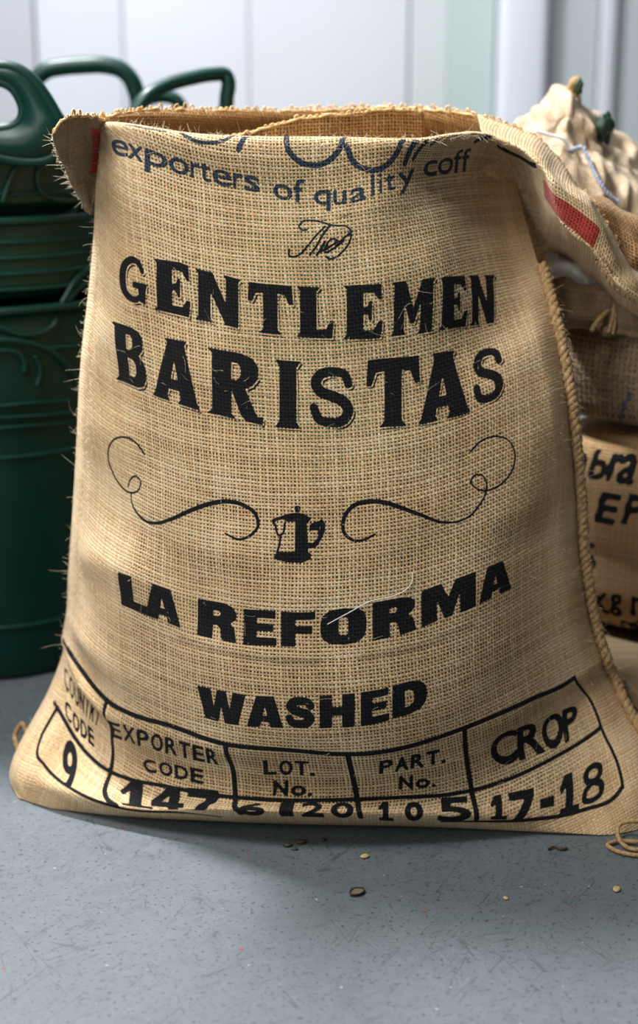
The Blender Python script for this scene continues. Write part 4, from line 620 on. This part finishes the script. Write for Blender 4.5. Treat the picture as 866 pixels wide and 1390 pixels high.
def cloth(name, net, nu, nv, mat, parent, wr=.0, seed=0, cells=(6, 6), attrs=None, thick=0.0, pitch=.0041):
    net = np.asarray(net); g = surf(net, np.linspace(0, 1, net.shape[1]), np.linspace(0, 1, net.shape[0]), np.linspace(0, 1, nu), np.linspace(0, 1, nv))
    if wr: g = g + normals(g) * (wr * smooth_noise(g.shape[:2], cells, seed))[..., None]
    a = attrs(g) if attrs else None
    o = obj(name, g, grid_faces(nv, nu), mat, parent, uv=arc_uv(g, pitch), attrs=a)
    if thick:
        m = o.modifiers.new('thickness', 'SOLIDIFY'); m.thickness = thick; m.offset = 0
    return o, g

fl_uv = lambda g: np.meshgrid(np.linspace(0, 1, g.shape[1]), np.linspace(0, 1, g.shape[0]))
def left_attr(g):
    a, b = fl_uv(g)      # a: front edge -> outer tip, b: top -> bottom
    d = np.maximum(np.abs(a - .16) - .13, np.abs(b - .36) - .24) * 45
    return dict(red=cover(d), tight=np.ones_like(a))
_, GL = cloth('corner_flap', FLAP_LEFT, 60, 90, M_DARK, sack, .0015, 8, (6, 4), left_attr, .0025)  # same sack cloth, its shade put into the darker burlap colour
def right_attr(g):
    a, b = fl_uv(g)      # b: along the flap, a: hem -> ridge -> underside
    t = np.clip((b - .30) / (.615 - .30), 0, 1)
    d = np.maximum(np.abs(a - .5) - .1, np.maximum(.315 - b, b - .615) * 1.0)
    d = np.maximum((np.abs(a - .5) - .098) * 190, np.maximum(.262 - b, b - .612) * 330)
    e = np.maximum((np.abs(a - (.27 + .10 * np.sin(np.clip((b - .05) / .2, 0, 1) * np.pi))) - .035) * 120, np.maximum(.05 - b, b - .235) * 330)
    return dict(red=cover(d), ink=cover(e), tight=np.full_like(a, .25))
_, GR = cloth('rim_flap', FLAP_RIGHT, 120, 200, M_SACK, sack, .0012, 9, (14, 6), right_attr, .0025)
_, GF = cloth('loose_fold', LOOSE_FOLD, 60, 60, M_NET, sack, .002, 11, (5, 5), None, .002)
_, GI = cloth('inner_fold', INNER_FOLD, 80, 16, M_SACK2, sack, .0015, 12, (2, 8), None, .002)

def rope(path, strands, r, off, pitch, n=7, step=.0012):
    L_ = np.linalg.norm(np.diff(np.asarray(path), axis=0), axis=1).sum(); m = int(L_ / step)
    P = dense(path, m); T = np.gradient(P, axis=0); T /= np.linalg.norm(T, axis=1, keepdims=True)
    ref = np.array([0, 1., 0]); A = np.cross(T, ref); A /= np.linalg.norm(A, axis=1, keepdims=True); Bn = np.cross(T, A)
    s = np.linspace(0, L_, m); parts = []
    for k in range(strands):
        ph = 2 * np.pi * (s / pitch + k / strands) + .5 * np.sin(s * 90)
        q = P + off * (np.cos(ph)[:, None] * A + np.sin(ph)[:, None] * Bn)
        parts.append(tube_arrays(q, r * (1 + .12 * np.sin(s * 400 + k)), n))
    return join(parts)
seam_v = np.linspace(.0, .745, 40)
seam = surf(FRONT, KU, KV, [1.0], seam_v)[:, 0] + np.array([.004, -.006, 0])
v_, f_ = rope(seam, 3, .0042, .0030, .026)
obj('side_seam', v_, f_, M_ROPE, sack)
v_, f_ = rope(HEM, 3, .0030, .0032, .020)
obj('flap_seam', v_, f_, M_ROPE, sack)

# frayed rim: a rolled edge with little loops of warp standing out of it
def fray(line, name, step=.0068, hgt=.007, outw=(0, 0, 1)):
    L_ = np.linalg.norm(np.diff(line, axis=0), axis=1).sum(); P = dense(line, int(L_ / .002)); parts = []
    jit = np.stack([smooth_noise((len(P), 2), (len(P) // 4, 1), k)[:, 0] for k in (21, 22, 23)], -1) * .0007
    parts.append(tube_arrays(P + jit, .0019, 6))
    k = int(L_ / step); Q = dense(line, k); T = np.gradient(Q, axis=0); T /= np.linalg.norm(T, axis=1, keepdims=True)
    for q, t in zip(Q, T):
        h = hgt * rng.uniform(.3, 1.1); wd = rng.uniform(.0012, .0028); u = np.array(outw) + rng.normal(0, .25, 3)
        pts = [q - t * wd, q - t * wd * .9 + u * h * .7, q + u * h, q + t * wd * .9 + u * h * .7, q + t * wd]
        parts.append(tube_arrays(dense(pts, 8), rng.uniform(.0007, .0013), 5))
    v, f = join(parts)
    return tag(obj(name, v, f, M_FRAY, sack), kind='stuff')
fray(rim_pts[2:-1], 'frayed_rim')
fray(GL[0][::4], 'frayed_flap_edge', .006, .005)
fray(GI[0][::3], 'frayed_fold_edge', .0075, .004)
fray(GR[8:150:3, 0], 'frayed_flap_hem', .009, .004)

# loose jute fibres standing off the cloth
def fibres(P, Nn, length, rad, curl, seg=4, lie=0.0, T=None):
    parts = []
    for p, nn in zip(P, Nn):
        d = nn + rng.normal(0, .55, 3)
        if lie: d = d * (1 - lie) + rng.normal(0, 1, 3) * lie; d -= nn * min(0, d @ nn)
        d /= np.linalg.norm(d); l = length * rng.uniform(.35, 1.6); c = rng.normal(0, curl, 3)
        t = np.linspace(0, 1, seg)[:, None]
        q = p + d * l * t + c * l * t ** 2
        if lie: q += nn * .0012 - (nn * np.minimum(0, (q - p) @ nn)[:, None])
        parts.append(tube_arrays(q, rad * np.linspace(1, .4, seg), 3))
    return join(parts)
def pick(k, ur, vr):
    i = np.searchsorted(us, rng.uniform(*ur, k)); j = np.searchsorted(vs, rng.uniform(*vr, k))
    i = np.clip(i, 0, NU - 1); j = np.clip(j, 0, NV - 1); return G[j, i], N2[j, i]
N2 = normals(G)
if N2[NV // 2, NU // 2, 1] > 0: N2 = -N2
parts = []
for k, ur, vr, ln, rd in ((900, (0, .03), (.02, .98), .0042, .00020), (520, (.02, .97), (.97, 1.0), .0055, .00022), (50, (0, .01), (.02, .95), .013, .00020), (200, (.97, 1), (.02, .75), .006, .00020)):
    parts.append(fibres(*pick(k, ur, vr), ln, rd, .5))
parts.append(fibres(*pick(420, (.03, .97), (.02, .97)), .008, .00019, .7, 5, .8))
sm = dense(seam, 420); parts.append(fibres(sm + rng.normal(0, .003, sm.shape) + [.002, -.004, 0], np.tile([.5, -.7, .1], (420, 1)), .006, .0002, .6))
parts.append(fibres(GL[:, -1][::1], np.tile([-.8, -.3, .2], (90, 1)), .006, .00022, .6))
parts.append(fibres(GR[20:150, 20], np.tile([.2, -.6, .8], (130, 1)), .005, .00022, .6))
v_, f_ = join(parts)
tag(obj('loose_fibres', v_, f_, M_FUZZ, sack), kind='stuff')
lint = [at_cloth([(.505, .292), (.545, .305), (.59, .318), (.64, .320), (.66, .325), (.672, .335), (.673, .35)]),]
for l_ in lint: tube('lint_thread', l_ + np.array([0, -.003, 0]), .0006, plain('lint', (225, 222, 214), .8), sack, 5, 40)
# twine ends at the two bottom corners
tube('seam_twine', [(.40, -.012, .02), (.37, -.016, .022), (.350, -.012, .016), (.345, -.030, .008), (.352, -.045, .004), (.39, -.05, .004)], .0026, M_ROPE, sack, 7, 60)
tube('seam_twine', [(.405, -.02, .012), (.372, -.035, .006), (.340, -.032, .004), (.331, -.040, .004), (.336, -.050, .0035), (.352, -.061, .0035), (.385, -.062, .0035)], .0026, M_ROPE, sack, 7, 70)
tube('seam_twine', [(-.372, .16, .012), (-.388, .19, .02), (-.394, .21, .03), (-.386, .215, .042), (-.376, .20, .03), (-.38, .17, .012)], .0032, M_ROPE, sack, 7, 50)

# ------------------------------------------------------------------ green tubs
n = NT('green_plastic'); tc = n.n('ShaderNodeTexCoord').outputs['Object']
f = n.noise(tc, 9, 4); g = n.noise(tc, 90, 3)
M_GREEN = n.out(n.mix(f, lin(3, 42, 35), lin(5, 54, 45)), n.M('MULTIPLY_ADD', g, .2, .30), Specular_IOR_Level=.3)
n.bump(g, .08, .001)

def ell(rx, ry, m=72, p=2.3):
    a = np.linspace(0, 2 * np.pi, m, endpoint=False); c, s = np.cos(a), np.sin(a)
    return np.stack([rx * np.sign(c) * abs(c) ** (2 / p), ry * np.sign(s) * abs(s) ** (2 / p)], -1)
def ell2(rx, ry, m=72):
    a = np.linspace(0, 2 * np.pi, m, endpoint=False); return np.stack([rx * np.cos(a), ry * np.sin(a)], -1)
def lathe(c, rings):
    return np.array([[(c[0] + x, c[1] + y, z) for x, y in ell2(rx, ry)] for rx, ry, z in rings])
def tub(name, c, z0, z1, r0, r1, label, ribs=(), group=None):
    t = empty(name, (c[0], c[1], z0), label, 'tub', group)
    rx0, ry0 = r0; rx1, ry1 = r1; th = .004
    rings = [(.01, .01, z0 + .001), (rx0 * .93, ry0 * .93, z0 + .001), (rx0 * .98, ry0 * .98, z0 + .004), (rx0, ry0, z0 + .012)]
    for k in np.linspace(.1, 1, 10): rings.append((rx0 + (rx1 - rx0) * k, ry0 + (ry1 - ry0) * k, z0 + (z1 - z0) * k))
    rings += [(rx1 - th, ry1 - th, z1), (rx0 - th, ry0 - th, z0 + .015), (.01, .01, z0 + .012)]
    V = lathe(c, rings); obj('body', V, grid_faces(len(rings), 72, True), M_GREEN, t)
    P = np.array([(c[0] + x, c[1] + y, z1) for x, y in ell2(rx1 + .002, ry1 + .002, 96)])
    obj('rim', *tube_arrays(P, .006, 10, True), M_GREEN, t)
    for z in ribs:
        k = (z - z0) / (z1 - z0); P = np.array([(c[0] + x, c[1] + y, z) for x, y in ell2(rx0 + (rx1 - rx0) * k + .0005, ry0 + (ry1 - ry0) * k + .0005, 96)])
        obj('rib', *tube_arrays(P, .0035, 8, True), M_GREEN, t)
    return t
cA = (-.507, .59)
base = tub('plastic_tub', cA, 0, .546, (.165, .135), (.204, .169), 'dark green tub standing on the floor, lowest of the stack left of the sack', (.085, .34), 'nested green tubs')
midt = tub('plastic_tub', cA, .56, .665, (.203, .168), (.206, .171), 'ribbed green plastic tub in the middle of the nested stack', (.574, .595, .616, .637), 'nested green tubs')
topt = tub('plastic_tub', cA, .672, .775, (.202, .167), (.206, .171), 'topmost green tub of the nested stack with a thick arched handle', (.70,), 'nested green tubs')
owner = [topt, topt, topt, topt, midt, midt, midt, base, base, base, base, base, base, base, base]
wid = [.004, .0055, .004, .004, .0045, .0045, .006, .0045, .004, .0055, .0045, .004, .0035, .0035, .0035]
for pts, ow, r_ in zip(RIDGES, owner, wid):
    tube('molded_ridge', np.array(pts) - [0, .002, 0], r_, M_GREEN, ow, 8, 36)

def plate(name, outer, hole, thick, mat, parent, bead=.005):
    # flat handle with a hole, traced round the outline, with a bead round each edge
    O, H = np.array(outer), np.array(hole); m = 72
    Hd = dense(np.concatenate([H, H[:1]]), m + 1)[:-1]; c = Hd.mean(0)
    Od0 = dense(np.concatenate([O, O[:1]]), 400)[:-1]
    ang = lambda q: np.arctan2(q[:, 2] - c[2], q[:, 0] - c[0])
    ao = ang(Od0); Od = np.array([Od0[np.argmin(np.abs(np.angle(np.exp(1j * (ao - a)))))] for a in ang(Hd)])
    fr, bk = np.array([0, -thick / 2, 0]), np.array([0, thick / 2, 0])
    rings = np.array([Hd + bk, Hd + fr, Od + fr, Od + bk, Hd + bk])
    idx = grid_faces(5, m, True)
    o = obj(name, rings, idx, mat, parent, smooth=False)
    obj('handle_bead', *tube_arrays(Hd, thick * .55, 10, True), mat, o); obj('handle_bead', *tube_arrays(Od, thick * .6, 10, True), mat, o)
    return o
plate('handle', LOOP_OUTER, LOOP_HOLE, .012, M_GREEN, topt)

cB = (-.365, 1.02); cC = (-.19, .80)
rear = tub('plastic_tub', cB, .0, .765, (.11, .085), (.145, .085), 'green tub behind the stack with a glossy flat-topped bail handle')
tube('handle', LOOP_BACK, .0135, M_GREEN, rear, 12, 60)
tube('handle', LOOP_FAR, .011, M_GREEN, rear, 12, 40)
right = tub('plastic_tub', cC, .0, .765, (.10, .08), (.118, .115), 'green tub whose angular loop handle rises behind the sack rim')
tube('handle', LOOP_RIGHT, .0105, M_GREEN, right, 12, 60, flat=1.3)

# ------------------------------------------------------------------ pallet with the other sacks
n = NT('old_board'); tc = n.n('ShaderNodeTexCoord').outputs['Object']
mp = n.n('ShaderNodeMapping', {'Vector': tc, 'Scale': (4, 40, 40)}); gr = n.noise(mp.outputs[0], 3, 5, .6, .6)
M_WOOD = n.out(n.mix(gr, lin(72, 60, 44), lin(122, 101, 68)), .75); n.bump(gr, .3, .001)
e = np.array([.817, -.576, 0]); ny = np.array([.576, .817, 0]); p0 = np.array([.339, .33, 0])
pal = empty('wooden_pallet', (.6, .35, 0), 'worn wooden pallet under the stacked sacks at the right', 'pallet')
pd, pr, pp = np.array([-.19, .98, 0]), np.array([.98, .19, 0]), np.array([.388, .109, 0])
def board(name, r0, r1, d0, d1, z0, z1):
    v, f = box_arrays((r0, d0, z0), (r1, d1, z1)); v = [tuple(pp + pr * a + pd * c + np.array([0, 0, h])) for a, c, h in v]
    return bevel(obj(name, v, f, M_WOOD, pal, smooth=False), .003)
for k in range(7): board('deck_board', k * .12, k * .12 + .1, -.05, .95, .107, .129)
for d0 in (.13, .48, .86): board('stringer', .05, .78, d0, d0 + .07, .02, .107)
for k in (0, 3, 6): board('bottom_board', k * .12, k * .12 + .1, .12, .94, .0, .02)

def pillow(name, s0, s1, t0, t1, z0, z1, mat, par, sq=.35, nu=160, nv=110, wr=.004, seed=0, attrs=None, pitch=.0041):
    def spread(q):      # even steps along the flat sides of the rounded box
        q = np.asarray(q); k = np.floor(q); r = q - k
        a = np.where(r < .5, np.arctan((2 * r) ** (1 / sq)), np.pi / 2 - np.arctan((2 * (1 - r)) ** (1 / sq)))
        return (k * np.pi / 2) + a
    a = spread(np.linspace(-2, 2, nu)); b = np.clip(spread(np.linspace(-1, 1, nv)), -np.pi / 2 + 1e-5, np.pi / 2 - 1e-5); A, B_ = np.meshgrid(a, b)
    pw = lambda x, q: np.sign(x) * np.abs(x) ** q
    X = pw(np.cos(B_), sq) * pw(np.cos(A), sq); Y = pw(np.cos(B_), sq) * pw(np.sin(A), sq); Z = pw(np.sin(B_), sq)
    S = (s0 + s1) / 2 + X * (s1 - s0) / 2; T = (t0 + t1) / 2 + Y * (t1 - t0) / 2; Zz = (z0 + z1) / 2 + Z * (z1 - z0) / 2
    g = p0 + S[..., None] * e + T[..., None] * ny; g[..., 2] = Zz
    nn = normals(g); w_ = wr * smooth_noise(g.shape[:2], (8, 14), seed); w_[:, -1] = w_[:, 0]
    w_ = np.where(nn[..., 2] * 0 + Zz < z0 + .01, 0, w_)
    g = g - nn * np.clip(w_, -wr, wr)[..., None]; g[..., 2] = np.maximum(g[..., 2], z0)
    at_ = attrs(S, T, Zz) if attrs else {}
    uv = np.stack([np.where(np.abs(Y) > .6, S, T), Zz], -1) / pitch
    return obj(name, g, grid_faces(nv, nu), mat, par, uv=uv, attrs=at_)

def side_print(S, T, Z):
    out = np.zeros_like(S); ok = T < .12
    for kind, italic in (('italic', .22), ('plain', 0)):
        for ch, a, b, zb, zt in SIDE_PRINT[kind]:
            h, w_ = (zt - zb) * 1000, (b - a) * 1000
            if ch in 'aronlg': font, h = 'x', h * (.86 if ch != 'l' else .7)
            else: font = 'cap'
            if ch == 'b': font, h = 'cap', h * .97
            if kind == 'italic': w_ *= .84
            if ch == 'g': zb = zb + .006; h *= .85
            i = np.nonzero(ok & (S > a - .03) & (S < b + .03) & (Z > zb - .02) & (Z < zt + .02))
            p = np.stack([(S[i] - a) * 1000, (Z[i] - zb) * 1000], -1); p[:, 0] -= italic * p[:, 1] - italic * h * .1
            out[i] = np.maximum(out[i], cover(glyph_sdf(font, ch, p, w_, h) - (1.9 if kind == 'italic' else 1.2)))
    return dict(ink=out, tight=np.full_like(S, .3))
def blue_print(S, T, Z):
    out = np.zeros_like(S); i = np.nonzero(T < .12); p = np.stack([S[i], Z[i]], -1) * 1000
    out[i] = np.maximum(cover(sdf_stroke(p, np.array(BLUE_LINES[0]) * 1000, 3.2)), cover(sdf_stroke(p, np.array(BLUE_LINES[1]) * 1000, 6.0)))
    return dict(blue=out)
def sack_thing(label, loc): return empty('coffee_sack', loc, label, 'sack', 'sacks stacked on the pallet')
s1 = sack_thing('tan sack with bold black letters and Kg, lying directly on the pallet', (.6, .4, .13))
pillow('body', -.085, .72, -.002, .46, .129, .412, M_SIDE, s1, .28, 640, 300, .003, 31, side_print)
s2 = sack_thing('grey-brown ribbed sack with blue lines on top of the lettered sack', (.6, .4, .41))
pillow('body', -.095, .72, .0, .44, .411, .556, M_RIB, s2, .34, 420, 150, .004, 32, blue_print)
s3 = sack_thing('dark folded empty sack with dangling twine ends above the ribbed sack', (.6, .4, .53))
_, gfd = cloth('body', FOLDED, 160, 120, M_DARK, s3, .004, 33, (7, 9), None, .004)
tube('dangling_twine', TASSEL_ONE, .0024, M_ROPE, s3, 7, 24); tube('dangling_twine', TASSEL_TWO, .0024, M_ROPE, s3, 7, 24); tube('dangling_twine', TASSEL_THREE, .0034, M_ROPE, s3, 7, 30)
s4 = sack_thing('pale crumpled sack tied to a knot on top of the stack', (.5, .5, .6))
kn = PALE.shape
def crumple(g): return None
pg = surf(PALE, np.linspace(0, 1, kn[1]), np.linspace(0, 1, kn[0]), np.linspace(0, 1, 200), np.linspace(0, 1, 150))
cr = .0045 * smooth_noise(pg.shape[:2], (11, 12), 41) + .0028 * smooth_noise(pg.shape[:2], (17, 26), 42)
pg = pg + normals(pg) * cr[..., None]
obj('body', pg, grid_faces(150, 200), M_PALE, s4, uv=arc_uv(pg), attrs=dict(tight=np.full(pg.shape[:2], .6)))
tube('knot', KNOT, np.interp(np.linspace(0, 1, 40), [0, .4, .6, .85, 1], [.022, .012, .0065, .008, .003]), fibre_mat('knot_jute', (130, 104, 66), (190, 160, 112)), s4, 10, 40)
v_, f_ = rope(STRING, 2, .0017, .0013, .011); obj('tie_string', v_, f_, plain('blue_string', (150, 158, 176), .8), s4)
tube('tie_string', STRING_TWO, .0022, plain('pale_string', (205, 204, 208), .8), s4, 7, 30)
def blob(name, c, r, mat, par=None, seed=0, amp=.25, nu=18, nv=12):
    a = np.linspace(0, 2 * np.pi, nu, endpoint=False); b = np.linspace(-np.pi / 2 + .02, np.pi / 2 - .02, nv); A, B_ = np.meshgrid(a, b)
    q = np.stack([np.cos(B_) * np.cos(A), np.cos(B_) * np.sin(A), np.sin(B_)], -1)
    nz = np.sin(q[..., 0] * 4 + seed) * np.cos(q[..., 1] * 5 + seed * 2) * np.sin(q[..., 2] * 3 + 1)
    return obj(name, np.array(c) + q * np.array(r) * (1 + amp * nz)[..., None], grid_faces(nv, nu, True), mat, par)
blob('liner_tuft', (.378, .475, .785), (.012, .01, .018), plain('dark_green_film', (24, 48, 34), .5, .4, 60), s4, 3, .5)
blob('liner_tuft', (.345, .49, .838), (.005, .006, .010), plain('green_film', (44, 66, 46), .5, .3, 60), s4, 5, .5)
cw = empty('sunlit_sack_patch', (.34, .34, .6), 'small speckled patch of pale sack under the rolled rim, its sunlight painted white', 'cloth')
cloth('cloth_body', SUNLIT_PATCH, 40, 30, plain('painted_sunlight_white', (238, 235, 230), .9, .25, 160, .6), cw, .002, 51, (5, 5), None, .004)  # sunlight on the sack behind, put into the white colour
tl = tag(blob('teal_scrap', TEAL[0], (.008, .008, .008), plain('teal_plastic', (0, 190, 180), .35), None, 2, .4), 'tiny bright teal plastic scrap glimpsed between the sacks', 'plastic scrap')

# ------------------------------------------------------------------ small things on the floor
M_BEAN = plain('green_coffee_bean', (188, 160, 112), .6, .12, 200)
def bean(x, y, rz, s, label):
    a = np.linspace(0, 2 * np.pi, 20, endpoint=False); b = np.linspace(-np.pi / 2 + .02, np.pi / 2 - .02, 13); A, B_ = np.meshgrid(a, b)
    X = np.cos(B_) * np.cos(A); Y = np.cos(B_) * np.sin(A); Z = np.sin(B_)
    Zs = np.where(Z > 0, Z * .8, Z * .45); Zs = Zs - .28 * np.exp(-(Y / .12) ** 2) * (Z > .2)
    q = np.stack([X * 1.0, Y * .72, Zs * .55], -1) * s; c_, s_ = math.cos(rz), math.sin(rz)
    V = np.stack([x + q[..., 0] * c_ - q[..., 1] * s_, y + q[..., 0] * s_ + q[..., 1] * c_, q[..., 2] - q[..., 2].min() + .0003], -1)
    return tag(obj('coffee_bean', V, grid_faces(13, 20, True), M_BEAN), label, 'coffee bean', 'stray beans on the floor')
bean(.052, -.062, .4, .0055, 'pale coffee bean on the floor under the middle of the big sack')
bean(.324, -.135, 1.2, .0058, 'pale coffee bean on the floor near the right twine ends')
bean(.201, -.153, 2.0, .0034, 'tiny pale bean chip lying on the floor between the two beans')
M_HUSK = plain('dark_husk', (62, 52, 36), .6, .3, 150); M_HUSK2 = plain('pale_husk', (112, 104, 78), .6, .2, 150)
def leaf(x, y, rz, l, wd):
    t = np.linspace(0, 1, 15); half = wd * np.sin(np.pi * t) ** .6
    rows = []
    for s_ in np.linspace(-1, 1, 9): rows.append(np.stack([(t - .5) * l, half * s_, .0012 + .0022 * s_ ** 2 + 0 * t], -1))
    V = np.array(rows); c_, s_ = math.cos(rz), math.sin(rz)
    return np.stack([x + V[..., 0] * c_ - V[..., 1] * s_, y + V[..., 0] * s_ + V[..., 1] * c_, V[..., 2]], -1)
hk = obj('coffee_husk', leaf(.041, -.142, .7, .019, .0065), grid_faces(9, 15), M_HUSK2); tag(hk, 'dry curled husk with a dark edge lying on the floor in front of the sack', 'husk')
ed = leaf(.041, -.142, .7, .019, .0065); P = np.concatenate([ed[0], ed[-1][::-1]])
obj('husk_edge', *tube_arrays(P, .0009, 6, True), M_HUSK, hk)
for x, y, s_, lb in ((-.036, -.036, .0055, 'dark crumb on the floor under the sack middle, leftmost of the four crumbs'), (-.021, -.028, .0065, 'largest of the dark crumbs on the shaded floor under the sack middle'),
                 (-.028, -.044, .004, 'small dark crumb nearest the camera, below the largest crumb'), (.004, -.022, .004, 'small dark crumb set apart to the right of the other crumbs')):
    tag(blob('dark_crumb', (x, y, s_ * .34), (s_, s_ * .7, s_ * .4), M_HUSK, None, x * 300, .35, 12, 8), lb, 'crumb', 'dark crumbs in the shade')
ck = tube('twig', [(.262, -.046, .0022), (.270, -.042, .003), (.277, -.047, .0025), (.284, -.044, .002)], .0016, M_HUSK, None, 6, 24)
tag(ck, 'thin dark curled twig on the floor left of the right twine ends', 'twig')
